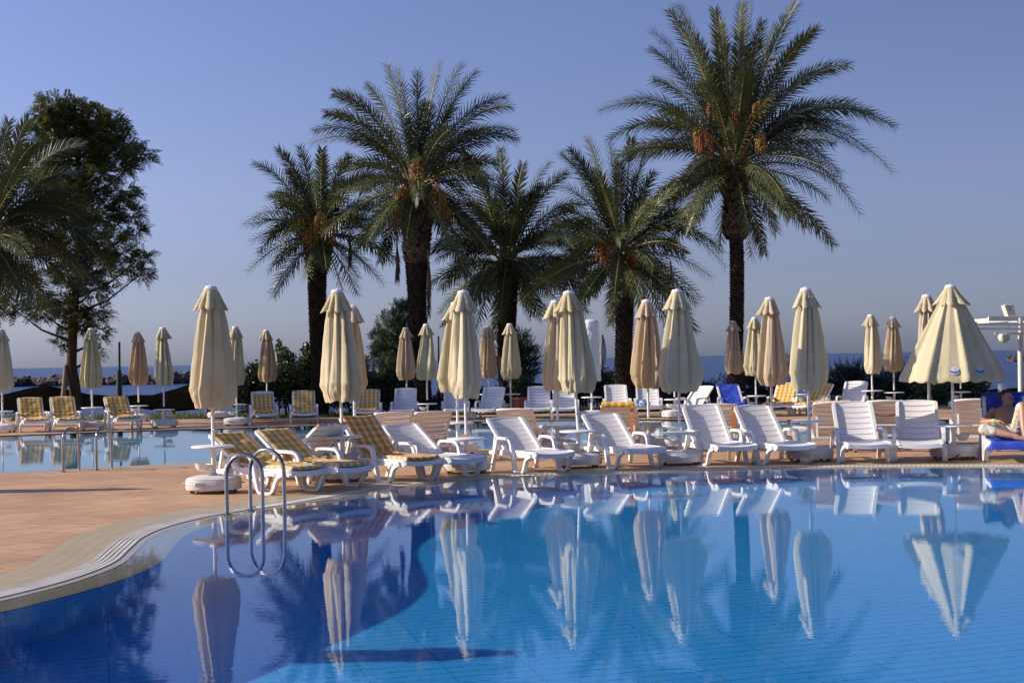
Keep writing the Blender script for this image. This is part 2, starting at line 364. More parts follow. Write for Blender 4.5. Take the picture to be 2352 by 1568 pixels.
# ------------------------------------------------------------------ mesh helpers
class MB:
    def __init__(self):
        self.v, self.f, self.uv, self.mi = [], [], None, []
    def add(self, verts, faces, mi=0):
        o = len(self.v)
        self.v.extend(verts)
        for f in faces:
            self.f.append([i + o for i in f])
            self.mi.append(mi)
        return o
    def box(self, c, s, rot=None, mi=0):
        hx, hy, hz = s[0] / 2, s[1] / 2, s[2] / 2
        vs = [Vector((x, y, z)) for x in (-hx, hx) for y in (-hy, hy) for z in (-hz, hz)]
        if rot is not None:
            vs = [rot @ p for p in vs]
        c = Vector(c)
        self.add([p + c for p in vs], [(0, 1, 3, 2), (4, 6, 7, 5), (0, 4, 5, 1), (2, 3, 7, 6), (0, 2, 6, 4), (1, 5, 7, 3)], mi)
    def tube(self, pts, rad, seg=8, cap=True, mi=0):
        pts = [Vector(p) for p in pts]
        n = len(pts)
        rads = rad if isinstance(rad, (list, tuple)) else [rad] * n
        rings = []
        ref = None
        for i, p in enumerate(pts):
            t = (pts[min(i + 1, n - 1)] - pts[max(i - 1, 0)])
            t = t.normalized() if t.length > 1e-9 else Vector((0, 0, 1))
            if ref is None:
                ref = t.orthogonal().normalized()
            else:
                ref = (ref - t * ref.dot(t))
                ref = ref.normalized() if ref.length > 1e-6 else t.orthogonal().normalized()
            b = t.cross(ref)
            rings.append([p + (ref * math.cos(a) + b * math.sin(a)) * rads[i] for a in [2 * math.pi * k / seg for k in range(seg)]])
        vs = [q for r_ in rings for q in r_]
        fs = []
        for i in range(n - 1):
            for k in range(seg):
                k2 = (k + 1) % seg
                fs.append((i * seg + k, i * seg + k2, (i + 1) * seg + k2, (i + 1) * seg + k))
        if cap:
            fs.append(tuple(range(seg - 1, -1, -1)))
            fs.append(tuple((n - 1) * seg + k for k in range(seg)))
        self.add(vs, fs, mi)
    def lathe(self, prof, seg=24, c=(0, 0, 0), mi=0, sx=1.0, sy=1.0, power=2.0, cap0=False, cap1=False):
        c = Vector(c)
        vs, fs = [], []
        for (r, z) in prof:
            for k in range(seg):
                a = 2 * math.pi * k / seg
                ca, sa = math.cos(a), math.sin(a)
                q = (abs(ca) ** power + abs(sa) ** power) ** (-1.0 / power)
                vs.append(c + Vector((r * q * ca * sx, r * q * sa * sy, z)))
        for i in range(len(prof) - 1):
            for k in range(seg):
                k2 = (k + 1) % seg
                fs.append((i * seg + k, i * seg + k2, (i + 1) * seg + k2, (i + 1) * seg + k))
        if cap0:
            fs.append(tuple(range(seg - 1, -1, -1)))
        if cap1:
            fs.append(tuple((len(prof) - 1) * seg + k for k in range(seg)))
        self.add(vs, fs, mi)
    def bar(self, pts, w, t, y=0.0, mi=0):
        """flat bar following a path in the local xz plane; w is its breadth along y, t its thickness in the plane"""
        n = len(pts)
        ts = t if isinstance(t, (list, tuple)) else [t] * n
        ws = w if isinstance(w, (list, tuple)) else [w] * n
        ys = y if isinstance(y, (list, tuple)) else [y] * n
        vs, fs = [], []
        for i, (x, z) in enumerate(pts):
            x0, z0 = pts[max(i - 1, 0)]
            x1, z1 = pts[min(i + 1, n - 1)]
            dx, dz = x1 - x0, z1 - z0
            l = math.hypot(dx, dz) or 1
            nx, nz = -dz / l, dx / l
            for sy, sn in ((-1, -1), (1, -1), (1, 1), (-1, 1)):
                vs.append(Vector((x + nx * sn * ts[i] / 2, ys[i] + sy * ws[i] / 2, z + nz * sn * ts[i] / 2)))
        for i in range(n - 1):
            for k in range(4):
                k2 = (k + 1) % 4
                fs.append((i * 4 + k, i * 4 + k2, i * 4 + 4 + k2, i * 4 + 4 + k))
        fs.append((3, 2, 1, 0))
        fs.append(((n - 1) * 4, (n - 1) * 4 + 1, (n - 1) * 4 + 2, (n - 1) * 4 + 3))
        self.add(vs, fs, mi)
    def ball(self, c, r, seg=10, rings=6, mi=0):
        rx, ry, rz = r if isinstance(r, (list, tuple)) else (r, r, r)
        c = Vector(c)
        vs = [c + Vector((0, 0, -rz))]
        fs = []
        for i in range(1, rings):
            ph = -math.pi / 2 + math.pi * i / rings
            for k in range(seg):
                a = 2 * math.pi * k / seg
                vs.append(c + Vector((rx * math.cos(ph) * math.cos(a), ry * math.cos(ph) * math.sin(a), rz * math.sin(ph))))
        vs.append(c + Vector((0, 0, rz)))
        for k in range(seg):
            fs.append((0, 1 + (k + 1) % seg, 1 + k))
            fs.append((len(vs) - 1, 1 + (rings - 2) * seg + k, 1 + (rings - 2) * seg + (k + 1) % seg))
        for i in range(rings - 2):
            for k in range(seg):
                k2 = (k + 1) % seg
                fs.append((1 + i * seg + k, 1 + i * seg + k2, 1 + (i + 1) * seg + k2, 1 + (i + 1) * seg + k))
        self.add(vs, fs, mi)
    def mesh(self, name, mats, smooth=35):
        me = bpy.data.meshes.new(name)
        me.from_pydata([tuple(p) for p in self.v], [], self.f)
        for m in (mats if isinstance(mats, (list, tuple)) else [mats]):
            me.materials.append(m)
        if any(self.mi):
            me.polygons.foreach_set('material_index', self.mi)
        if self.uv is not None:
            lay = me.uv_layers.new(name='UVMap')
            li = [0] * len(me.loops)
            me.loops.foreach_get('vertex_index', li)
            flat = []
            for i in li:
                flat.extend(self.uv[i])
            lay.data.foreach_set('uv', flat)
        if smooth:
            me.polygons.foreach_set('use_smooth', [True] * len(me.polygons))
            if smooth < 180:
                me.set_sharp_from_angle(angle=R(smooth))
        me.update()
        return me
    def build(self, name, mats, parent=None, smooth=35):
        return link(name, self.mesh(name, mats, smooth), parent)

def link(name, me, parent=None):
    o = bpy.data.objects.new(name, me)
    COL.objects.link(o)
    if parent is not None:
        o.parent = parent
    return o
def tag(o, label=None, cat=None, group=None, kind=None):
    if label: o['label'] = label
    if cat: o['category'] = cat
    if group: o['group'] = group
    if kind: o['kind'] = kind
    return o
def thing(name, label, cat, loc=(0, 0, 0), rz=0.0, group=None):
    o = bpy.data.objects.new(name, None)
    o.empty_display_size = 0.2
    COL.objects.link(o)
    o.location = loc
    o.rotation_euler = (0, 0, rz)
    return tag(o, label, cat, group)
def structure(o, label=None, cat=None):
    return tag(o, label, cat, kind='structure')

def smooth_path(pts, step=0.15, closed=True):
    pts = [Vector((p[0], p[1], 0)) for p in pts]
    n = len(pts)
    out = []
    rng = range(n) if closed else range(n - 1)
    for i in rng:
        if closed:
            p0, p1, p2, p3 = pts[(i - 1) % n], pts[i], pts[(i + 1) % n], pts[(i + 2) % n]
        else:
            p0, p1, p2, p3 = pts[max(i - 1, 0)], pts[i], pts[i + 1], pts[min(i + 2, n - 1)]
        d1, d2, d3 = max((p1 - p0).length, 1e-4) ** .5, max((p2 - p1).length, 1e-4) ** .5, max((p3 - p2).length, 1e-4) ** .5
        m1 = ((p1 - p0) / d1 - (p2 - p0) / (d1 + d2) + (p2 - p1) / d2) * d2
        m2 = ((p2 - p1) / d2 - (p3 - p1) / (d2 + d3) + (p3 - p2) / d3) * d2
        if not closed and i == 0: m1 = p2 - p1
        if not closed and i == n - 2: m2 = p2 - p1
        k = max(2, int((p2 - p1).length / step))
        for j in range(k):
            t = j / k
            out.append(p1 * (2 * t ** 3 - 3 * t * t + 1) + m1 * (t ** 3 - 2 * t * t + t) + p2 * (-2 * t ** 3 + 3 * t * t) + m2 * (t ** 3 - t * t))
    if not closed:
        out.append(pts[-1])
    return out
# ------------------------------------------------------------------ pools and deck
def outline_frame(path):
    n = len(path)
    nor, arc, s = [], [], 0.0
    for i in range(n):
        t = (path[(i + 1) % n] - path[(i - 1) % n]).normalized()
        nor.append(Vector((-t.y, t.x, 0)))
    for i in range(n):
        arc.append(s)
        s += (path[(i + 1) % n] - path[i]).length
    return nor, arc
def strip(path, nor, arc, prof, i0=0, i1=None, closed=True):
    """prof: list of (outward offset, z); makes a swept ribbon with uv in metres"""
    mb = MB(); mb.uv = []
    n = len(path)
    idx = list(range(n)) + [0] if closed and i1 is None else list(range(i0, i1))
    for q, i in enumerate(idx):
        a = arc[i] if not (closed and i1 is None and q == len(idx) - 1) else arc[-1] + 0.15
        d = 0.0
        for j, (o, z) in enumerate(prof):
            if j:
                d += math.hypot(o - prof[j - 1][0], z - prof[j - 1][1])
            p = path[i] + nor[i] * o
            mb.v.append(Vector((p.x, p.y, z)))
            mb.uv.append((a, d))
    k = len(prof)
    for q in range(len(idx) - 1):
        for j in range(k - 1):
            mb.f.append([q * k + j, q * k + j + 1, (q + 1) * k + j + 1, (q + 1) * k + j])
            mb.mi.append(0)
    return mb
def sheet(poly, z, holes=()):
    loops = [[Vector((p.x, p.y, 0)) for p in poly]] + [[Vector((p.x, p.y, 0)) for p in h] for h in holes]
    tris = tessellate_polygon(loops)
    mb = MB()
    for l in loops:
        for p in l:
            mb.v.append(Vector((p.x, p.y, z)))
    for t in tris:
        a, b, c = [mb.v[i] for i in t]
        if (b - a).cross(c - a).z < 0:
            t = (t[0], t[2], t[1])
        mb.f.append(list(t)); mb.mi.append(0)
    return mb

def fine_sheet(poly, z, step):
    from mathutils.geometry import delaunay_2d_cdt
    n = len(poly)
    pts = [Vector((p.x, p.y)) for p in poly]
    x0, x1 = min(p.x for p in pts), max(p.x for p in pts)
    y0, y1 = min(p.y for p in pts), max(p.y for p in pts)
    inner = []
    y = y0 + step / 2
    r_ = 0
    while y < y1:
        xs_ = []
        for i in range(n):
            a, b = pts[i], pts[(i + 1) % n]
            if (a.y > y) != (b.y > y):
                xs_.append(a.x + (y - a.y) / (b.y - a.y) * (b.x - a.x))
        xs_.sort()
        for a, b in zip(xs_[::2], xs_[1::2]):
            x = math.ceil(a / step) * step + (step / 2 if r_ % 2 else 0)
            while x < b:
                if x - a > step * .3 and b - x > step * .3:
                    inner.append(Vector((x, y)))
                x += step
        y += step * .87
        r_ += 1
    v, e, f, _, _, _ = delaunay_2d_cdt(pts + inner, [(i, (i + 1) % n) for i in range(n)], [], 1, 1e-5)
    mb = MB()
    mb.v = [Vector((p.x, p.y, z)) for p in v]
    for t in f:
        a, b, c = [mb.v[i] for i in t[:3]]
        t = list(t)
        if (b - a).cross(c - a).z < 0: t = t[::-1]
        mb.f.append(t); mb.mi.append(0)
    return mb

FRONT = [(-9.5, 2.2), (-8.2, 4.6), (-6.4, 5.7), (-5.0, 6.8), (-4.1, 8.0), (-3.42, 9.49), (-3.04, 10.6), (-2.93, 11.6), (-3.04, 12.6), (-3.13, 13.4),
         (-3.10, 14.1), (-2.90, 14.9), (-2.25, 16.05), (-1.70, 17.15), (-0.95, 18.35), (-0.2, 18.98), (0.8, 19.34), (2.1, 19.55), (3.05, 19.68), (4.33, 19.70),
         (5.6, 19.57), (6.93, 19.25), (8.6, 18.5), (10.5, 16.8), (11.5, 13.5), (11.5, 6.0), (9.5, 2.5), (5.0, 1.2), (-3, 1.2)]
BACK = [(-30, 27.0), (-22, 21.4), (-14, 20.3), (-9.0, 20.85), (-7.6, 21.2), (-6.15, 22.0), (-4.76, 22.75), (-3.2, 23.6), (-1.6, 24.4), (0.2, 25.0), (3.0, 25.5),
        (5.6, 25.6), (8.2, 25.35), (12.0, 24.4), (16.0, 24.6), (18.5, 28.0), (16.0, 32.2), (13.2, 33.2), (10.5, 33.95), (7.8, 34.9), (4.5, 36.6), (1.5, 37.6), (-0.7, 37.85),
        (-3.5, 37.4), (-7.6, 36.3), (-10.2, 35.6), (-12.4, 34.5), (-17, 33.2), (-25, 32.6)]

def build_pool(pts, depth, copw, gw, inw, mats, long_ribs, step):
    path = smooth_path(pts, step)
    nor, arc = outline_frame(path)
    o1, o2, o3 = inw, inw + gw, inw + gw + copw
    structure(strip(path, nor, arc, [(o3 + 0.03, 0.005), (o2, 0.005), (o2, -0.05)]).build('pool_coping', M['coping'], smooth=20))
    structure(strip(path, nor, arc, [(o2 + 0.01, -0.045), (o1 - 0.01, -0.045)]).build('gutter_channel', M['channel'], smooth=0))
    structure(strip(path, nor, arc, [(o1, -0.05), (o1, -0.004), (o1 * 0.5, -0.020), (0.02, -0.045), (0.0, -0.05)]).build('pool_ledge', M['inner_coping'], smooth=40))
    structure(strip(path, nor, arc, [(0.0, -0.05), (0.0, -0.085)]).build('pool_lip', M['lip'], smooth=40))
    structure(strip(path, nor, arc, [(0.0, -0.085), (-0.01, -depth)]).build('pool_wall', mats[0], smooth=40))
    floor = structure(sheet([p + q * 0.0 for p, q in zip(path, nor)], -depth).build('pool_floor', mats[1], smooth=0))
    # grate: ribs along the edge first, bars across it further on
    mb = MB()
    nr = 5
    pitch = gw / nr
    for j in range(nr):
        c = o1 + pitch * (j + 0.5)
        h = pitch * 0.27
        i0, i1 = long_ribs
        s = strip(path, nor, arc, [(c + h, -0.045), (c + h, 0.002), (c - h, 0.002), (c - h, -0.045)], i0, i1, closed=False)
        mb.add(s.v, s.f)
    i = long_ribs[1]
    total = arc[-1]
    a = arc[i] if i < len(arc) else total
    k = i
    while a < total and k < len(path) - 1:
        while k < len(path) - 2 and arc[k + 1] < a:
            k += 1
        t = (a - arc[k]) / max(arc[k + 1] - arc[k], 1e-6)
        p = path[k].lerp(path[k + 1], t)
        n_ = nor[k].lerp(nor[k + 1], t).normalized()
        tg = Vector((n_.y, -n_.x, 0))
        if p.y > 8 and -14 < p.x < 14:
            rot = Matrix((tg, n_, Vector((0, 0, 1)))).transposed()
            c = p + n_ * (o1 + gw / 2)
            mb.box((c.x, c.y, -0.02), (0.030, gw - 0.02, 0.044), rot)
        a += 0.062
    for o in (o1 + 0.008, o2 - 0.008):
        s = strip(path, nor, arc, [(o + 0.007, -0.045), (o + 0.007, 0.004), (o - 0.007, 0.004), (o - 0.007, -0.045)])
        mb.add(s.v, s.f)
    structure(mb.build('overflow_grate', M['grate'], smooth=20))
    hole = [p + n_ * (o3 - 0.02) for p, n_ in zip(path, nor)]
    wpoly = [p + n_ * (o1 + 0.004) for p, n_ in zip(path, nor)]
    return path, floor, hole, wpoly

fpath, ffloor, fhole, fwater = build_pool(FRONT, 1.35, 0.42, 0.22, 0.36, (M['pool_wall'], M['pool_floor']), (20, 128), 0.12)
bpath, bfloor, bhole, bwater = build_pool(BACK, 1.3, 0.34, 0.16, 0.20, (M['back_wall'], M['back_floor']), (0, 3), 0.25)
w1 = structure(fine_sheet(fwater, -0.010, 0.5).build('pool_water', M['water'], smooth=180))
w2 = structure(fine_sheet(bwater, -0.010, 0.6).build('back_pool_water', M['water_back'], smooth=180))
for w in (w1, w2):
    w.cycles.is_caustics_caster = True
for o in COL.objects:
    if o.type == 'MESH' and o.name.split('.')[0] in ('pool_floor', 'pool_wall', 'pool_lip', 'pool_ledge'):
        o.cycles.is_caustics_receiver = True

deck_poly = [Vector(p) for p in ((-45, -12, 0), (45, -12, 0), (45, 42.6, 0), (16, 42.0, 0), (4, 41.2, 0), (-4, 41.2, 0), (-8, 41.8, 0), (-14, 43.0, 0), (-45, 43.6, 0))]
structure(sheet(deck_poly, 0.0, [fhole, bhole]).build('pool_deck', M['deck'], smooth=0))
# lawn behind the deck, falling to the beach, and the sea to the horizon
mb = MB()
prof = [(40.9, -0.012), (44.0, -0.012), (47.5, -0.05), (50, -1.1), (54, -2.9), (60, -3.6), (75, -4.6)]
xs = [-70 + 5 * i for i in range(29)]
for x in xs:
    for (y, z) in prof:
        mb.v.append(Vector((x, y, z + (0.15 * noise.noise(Vector((x * .3, y * .3, 0))) if y > 48 else 0))))
k = len(prof)
for i in range(len(xs) - 1):
    for j in range(k - 1):
        mb.f.append([i * k + j, (i + 1) * k + j, (i + 1) * k + j + 1, i * k + j + 1]); mb.mi.append(0 if j < 3 else 1)
structure(mb.build('ground', [M['soil'], M['sand']], smooth=60))
mb = MB()
mb.add([Vector(p) for p in ((-40000, 52, -4), (40000, 52, -4), (40000, 50000, -4), (-40000, 50000, -4))], [(0, 1, 2, 3)])
structure(mb.build('sea', M['sea'], smooth=0))
mb = MB()
mb.add([Vector(p) for p in ((-120, -80, -2.5), (120, -80, -2.5), (120, 41.5, -2.5), (-120, 41.5, -2.5))], [(0, 1, 2, 3)])
structure(mb.build('subsoil', M['sand'], smooth=0))

rng = random.Random(5)
mb = MB()
def blade(mb, p, h, rng):
    a = rng.uniform(0, 6.28)
    w = rng.uniform(0.006, 0.014)
    d = Vector((math.cos(a), math.sin(a), 0))
    lean = Vector((rng.uniform(-.4, .4), rng.uniform(-.4, .4), 1)) * h
    mb.add([p - d * w, p + d * w, p + lean], [(0, 1, 2)])
for _ in range(26000):
    x = rng.uniform(-19, 21)
    yb = 41.4 + (max(0, -x - 4) * 0.17 if x < 0 else max(0, x - 4) * 0.06)
    y = yb + rng.random() ** 1.3 * 4.6
    blade(mb, Vector((x, y, -0.02)), rng.uniform(0.05, 0.14), rng)
tag(mb.build('grass', M['grass'], smooth=0), 'short green lawn grass behind the far deck', 'grass', kind='stuff')

# ------------------------------------------------------------------ breakwater rocks in the sea
def boulder(mb, c, r, rng):
    seg, rings = 9, 6
    o = Vector((rng.uniform(0, 99), rng.uniform(0, 99), rng.uniform(0, 99)))
    b = MB(); b.ball((0, 0, 0), r, seg, rings)
    vs = []
    for p in b.v:
        d = p.normalized()
        q = 1 + 0.55 * noise.noise(d * 1.4 + o) + 0.25 * noise.noise(d * 3.5 + o)
        vs.append(Vector(c) + p * q)
    mb.add(vs, b.f)
def breakwater(name, label, x0, x1, y, hmax, seed):
    rng = random.Random(seed)
    mb = MB()
    n = int((x1 - x0) / 1.1)
    for i in range(n):
        t = i / n
        x = x0 + (x1 - x0) * t
        env = hmax * (0.55 + 0.45 * noise.noise(Vector((x * .09, seed, 0)))) * min(1, t * 9 + .25, (1 - t) * 9 + .25)
        for k in range(2):
            r = rng.uniform(0.9, 2.0)
            boulder(mb, (x + rng.uniform(-1, 1), y + rng.uniform(-4, 4), -4.3 + env * (0.35 + 0.5 * k) * rng.uniform(.6, 1.1)), (r * 1.5, r * 1.3, r), rng)
    return tag(mb.build(name, M['rock'], smooth=0), label, 'breakwater')
pa, pb = deep(20, 880, 440), deep(482, 880, 440)
breakwater('rock_breakwater', 'long low brown rock breakwater in the sea behind the left parasols', pa.x, pb.x, 440, 3.8, 3)
pa, pb = deep(2318, 850, 700), deep(2480, 850, 700)
breakwater('rock_breakwater', 'short strip of brown rocks in the sea beyond the pergola post', pa.x, pb.x, 700, 4.0, 8)
b = MB(); b.lathe([(0.02, -.12), (.16, -.02), (.20, .1), (.15, .26), (.05, .34), (0.01, .36)], 12, cap0=True, cap1=True)
o = b.build('buoy', M['buoy'], smooth=60); p = at(1650, 865, -4.0); o.location = p; o.scale = (1.5, 1.5, 1.5)
tag(o, 'small green buoy floating on the open sea', 'buoy')
# ------------------------------------------------------------------ parasols
def lerp_prof(prof, z):
    for (z0, r0), (z1, r1) in zip(prof, prof[1:]):
        if z0 >= z >= z1:
            t = (z0 - z) / (z0 - z1)
            t = t * t * (3 - 2 * t) * 0.5 + t * 0.5
            return r0 + (r1 - r0) * t
    return prof[-1][1]
TAU = 2 * math.pi
def canopy_mesh(seed, spread=1.0, low=1.06, depth=1.0, bulge=0.0, twist=0.25):
    rng = random.Random(seed)
    o = Vector((seed * 7.3, seed * 3.1, 0))
    prof = [(2.46, .10), (2.28, .152), (2.1, .190), (1.8, .238), (1.5, .284), (1.32, .305), (1.22, .297), (1.12, .268), (low, .238)]
    seg = 144
    ph = rng.uniform(0, TAU)
    lob = [rng.uniform(.76, 1.16) for _ in range(8)]
    skew = [rng.uniform(-.3, .3) for _ in range(8)]
    warp = [(rng.uniform(.05, .16), rng.uniform(0, TAU), k) for k in (1, 2, 3)]
    lows = [rng.uniform(-.035, .035) for _ in range(8)]
    zs = [2.46 - (2.46 - low) * i / 44.0 for i in range(45)]
    mb = MB()
    bdir = rng.uniform(-0.6, 0.6)
    for z in zs:
        base = lerp_prof(prof, z)
        fr = (2.46 - z) / (2.46 - low)
        base *= 1 + (spread - 1) * fr
        d = depth * (0.60 - 0.34 * fr)
        for k in range(seg):
            a = TAU * k / seg
            w = a + ph + sum(A * math.sin(q * a + p) for A, p, q in warp) + twist * fr
            u = (w / TAU * 8) % 8
            li = int(u); f = u - li
            f = min(max(f + skew[li] * math.sin(math.pi * f) * (0.4 + fr), 0), 1)
            lobe = math.sin(math.pi * f)
            nxt = lob[(li + 1) % 8]
            l = lob[li]
            r = base * (1 - d * (1 - lobe ** 0.78)) * (1 + (l - 1) * lobe * (0.5 + fr))
            crease = math.exp(-((f - 0.5) / 0.055) ** 2)
            r += crease * 0.006
            p = Vector((math.cos(a), math.sin(a), z * 1.6))
            r += 0.006 * noise.noise(Vector((p.x * 3, p.y * 3, z * 1.8)) + o) * (0.4 + fr) + 0.007 * noise.noise(Vector((math.cos(a) * 6, math.sin(a) * 6, z * 1.2)) + o)
            if z < 1.36:
                q = min(1, (1.36 - z) / 0.12)
                r += q * (0.034 * noise.noise(Vector((math.cos(a) * 2.6, math.sin(a) * 2.6, z * 7)) + o) + 0.012 * noise.noise(Vector((math.cos(a) * 6, math.sin(a) * 6, z * 14)) + o))
            if 1.27 < z < 1.33:
                r += 0.006
            if bulge:
                r *= 1 + bulge * max(0, math.cos(a - bdir)) * math.exp(-((z - 1.35) / 0.3) ** 2)
            zz = z + (lows[li] * lobe + 0.02 * noise.noise(Vector((a * 2, seed, 0)))) * fr ** 3
            mb.v.append(Vector((r * math.cos(a), r * math.sin(a), zz)))
    n = len(zs)
    # turned-in hem and hidden inside
    last = (n - 1) * seg
    for (s_, dz) in ((0.93, 0.012), (0.5, 0.10), (0.12, 0.2)):
        for k in range(seg):
            p = mb.v[last + k]
            mb.v.append(Vector((p.x * s_, p.y * s_, p.z + dz)))
    n += 3
    for i in range(n - 1):
        for k in range(seg):
            k2 = (k + 1) % seg
            mb.f.append([i * seg + k, (i + 1) * seg + k, (i + 1) * seg + k2, i * seg + k2]); mb.mi.append(0)
    return mb.mesh('canopy', M['canvas'], smooth=75)
def vent_mesh(seed, wide=1.0):
    rng = random.Random(seed + 50)
    o = Vector((seed * 2.3, seed * 5.1, 4))
    seg = 128
    ph = rng.uniform(0, TAU)
    lob = [rng.uniform(.80, 1.14) for _ in range(8)]
    warp = [(rng.uniform(.04, .12), rng.uniform(0, TAU), k) for k in (1, 2)]
    prof = [(2.548, .080), (2.535, .088), (2.47, .122), (2.40, .160), (2.34, .190), (2.29, .212)]
    zs = [2.548 - 0.258 * i / 13 for i in range(14)]
    mb = MB()
    for z in zs:
        fr = (2.548 - z) / 0.258
        base = lerp_prof(prof, z) * (1 + (wide - 1) * fr)
        for k in range(seg):
            a = TAU * k / seg
            w = a + ph + sum(A * math.sin(q * a + p) for A, p, q in warp)
            u = (w / TAU * 8) % 8
            li = int(u); f = u - li
            lobe = math.sin(math.pi * f)
            r = base * (1 - 0.40 * min(1, fr * 1.6) * (1 - lobe ** 0.7)) * (1 + (lob[li] - 1) * lobe * fr)
            r += 0.008 * fr * noise.noise(Vector((math.cos(a) * 4, math.sin(a) * 4, z * 6)) + o)
            r *= 1 + 0.05 * max(0, fr - .65) / .35 * lobe
            zz = z + fr ** 2 * (0.062 * (1 - lobe ** 0.75) - 0.014 + .02 * noise.noise(Vector((a, seed, 1.5))))
            mb.v.append(Vector((r * math.cos(a), r * math.sin(a), zz)))
    n = len(zs)
    last = (n - 1) * seg
    for (s_, dz) in ((0.90, 0.006), (0.60, 0.05)):
        for k in range(seg):
            p = mb.v[last + k]
            mb.v.append(Vector((p.x * s_, p.y * s_, p.z + dz)))
    n += 2
    for i in range(n - 1):
        for k in range(seg):
            k2 = (k + 1) % seg
            mb.f.append([i * seg + k, (i + 1) * seg + k, (i + 1) * seg + k2, i * seg + k2]); mb.mi.append(0)
    return mb.mesh('vent_flap', M['canvas'], smooth=75)
def open_radius(z, a):
    """half-opened canopy: eight rib pockets stand proud of sagging panels"""
    t = (2.42 - z) / (2.42 - 1.20)
    base = 0.13 + (0.80 - 0.13) * t ** 0.96
    u = ((a + math.pi / 2) / TAU * 8) % 1.0
    d = min(u, 1 - u)
    rib = math.exp(-(d / 0.115) ** 4)
    return base * (0.87 + 0.13 * rib) * (1 - 0.035 * math.sin(math.pi * min(d * 2, 1)) * (1 - t))
def open_canopy_mesh():
    seg = 192
    zs = [2.42 - 1.26 * i / 36 for i in range(37)]
    mb = MB()
    for z in zs:
        fr = (2.42 - z) / 1.26
        for k in range(seg):
            a = TAU * k / seg
            r = open_radius(max(z, 1.2), a)
            u = ((a + math.pi / 2) / TAU * 8) % 1.0
            d = min(u, 1 - u)
            if z < 1.2: r *= 0.995
            r += 0.006 * noise.noise(Vector((math.cos(a) * 3, math.sin(a) * 3, z * 3))) + (0.008 * noise.noise(Vector((math.cos(a) * 7, math.sin(a) * 7, z * 9))) if z < 1.4 else 0)
            if 1.36 < z < 1.41: r += 0.005
            zz = z - (0.030 * math.sin(math.pi * min(d * 2, 1)) - 0.012) * fr ** 4
            mb.v.append(Vector((r * math.cos(a), r * math.sin(a), zz)))
    n = len(zs)
    last = (n - 1) * seg
    for i, (s_, dz) in enumerate(((0.985, 0.004), (0.95, 0.06), (0.55, 0.6), (0.12, 1.1))):
        for k in range(seg):
            p = mb.v[last + k]
            mb.v.append(Vector((p.x * s_, p.y * s_, p.z + dz)))
    n += 4
    for i in range(n - 1):
        for k in range(seg):
            k2 = (k + 1) % seg
            mb.f.append([i * seg + k, (i + 1) * seg + k, (i + 1) * seg + k2, i * seg + k2]); mb.mi.append(0)
    return mb.mesh('canopy', M['canvas'], smooth=75)

def base_meshes():
    b = MB()
    pr = [(0.30, .045), (0.335, .05), (0.340, .075), (0.340, .165), (0.330, .175), (0.333, .180), (0.325, .190), (0.24, .212), (0.10, .222), (0.05, .223)]
    b.lathe(pr, 40, sx=1.0, sy=0.80, power=2.7, cap0=True, cap1=True)
    for s in (-1, 1):
        b.tube([(s * .335, -.02, .12), (s * .375, -.02, .125), (s * .385, .0, .12), (s * .375, .03, .125), (s * .335, .03, .12)], .008, 6)
    b.lathe([(.05, .222), (.046, .235), (.040, .25)], 16)
    b.lathe([(.034, .19), (.034, .222), (.028, .226)], 14, (.17, -.07, 0), cap1=True)
    b.lathe([(.3405, .112), (.3445, .115), (.3445, .122), (.3405, .125)], 40, sx=1.0, sy=0.80, power=2.7)
    b.box((-.12, -.276, .12), (.10, .012, .05))
    base = b.mesh('base', M['base_plastic'], 40)
    c = MB()
    c.tube([(0, -.014, .028), (0, .014, .028)], .028, 12)
    c.box((0, 0, .05), (.03, .04, .02))
    return base, c.mesh('caster', M['caster'], 40)
BASE, CASTER = base_meshes()
def pole_meshes():
    b = MB()
    b.tube([(0, 0, .55), (0, 0, 2.5)], .0215, 14)
    pole = b.mesh('pole', M['white_paint'], 60)
    b = MB()
    b.lathe([(.034, .215), (.034, .30), (.030, .31), (.029, .40), (.029, .46), (.034, .50), (.043, .55), (.048, .575), (.022, .577)], 16)
    sl = b.mesh('sleeve', M['white_paint'], 40)
    b = MB()
    b.lathe([(.02, -.014), (.262, -.014), (.272, -.009), (.275, 0), (.272, .008), (.262, .013), (.02, .013)], 40)
    tb = b.mesh('table', M['plastic'], 50)
    b = MB()
    b.lathe([(.06, 2.535), (.082, 2.54), (.086, 2.552), (.078, 2.560), (.070, 2.580), (.052, 2.587), (.014, 2.589), (.010, 2.600), (.002, 2.602)], 24, cap0=True)
    cap = b.mesh('cap', M['white_paint'], 40)
    b = MB()
    b.lathe([(.03, -.088), (.06, -.078), (.086, -.045), (.100, 0), (.106, .006), (.097, .006), (.083, -.03), (.05, -.04)], 24, cap0=True)
    b.lathe([(.05, -.038), (.083, -.03)], 24, cap0=True, mi=1)
    b.tube([(.09, 0, -.01), (.125, 0, -.01)], .012, 8)
    bowl = b.mesh('ash_bowl', [M['base_plastic'], M['bowl_inside']], 50)
    b = MB()
    rr = random.Random(2)
    pts = [(0.035 + .008 * math.sin(i * 1.7), .006 * math.cos(i * 2.1), 1.12 - i * .035) for i in range(10)]
    b.tube(pts, [.004 + .002 * (i % 2) for i in range(10)], 6)
    b.ball((.038, 0, .785), .017, 8, 6)
    cord = b.mesh('pull_chain', M['chain'], 60)
    return pole, sl, tb, cap, bowl, cord
POLE, SLEEVE, TABLE, CAP, BOWL, CORD = pole_meshes()
CANOPIES = [canopy_mesh(i + 1, *a) for i, a in enumerate([(0.87,), (0.89, 1.07, 1.1), (0.83, 1.05), (0.86, 1.09), (0.82, 1.06, 1.1), (0.84, 1.08)])]
CAN_WIDE = canopy_mesh(17, 0.98, 1.07, 1.0, 0.25, 0.1)
VENTS = [vent_mesh(i) for i in range(4)]
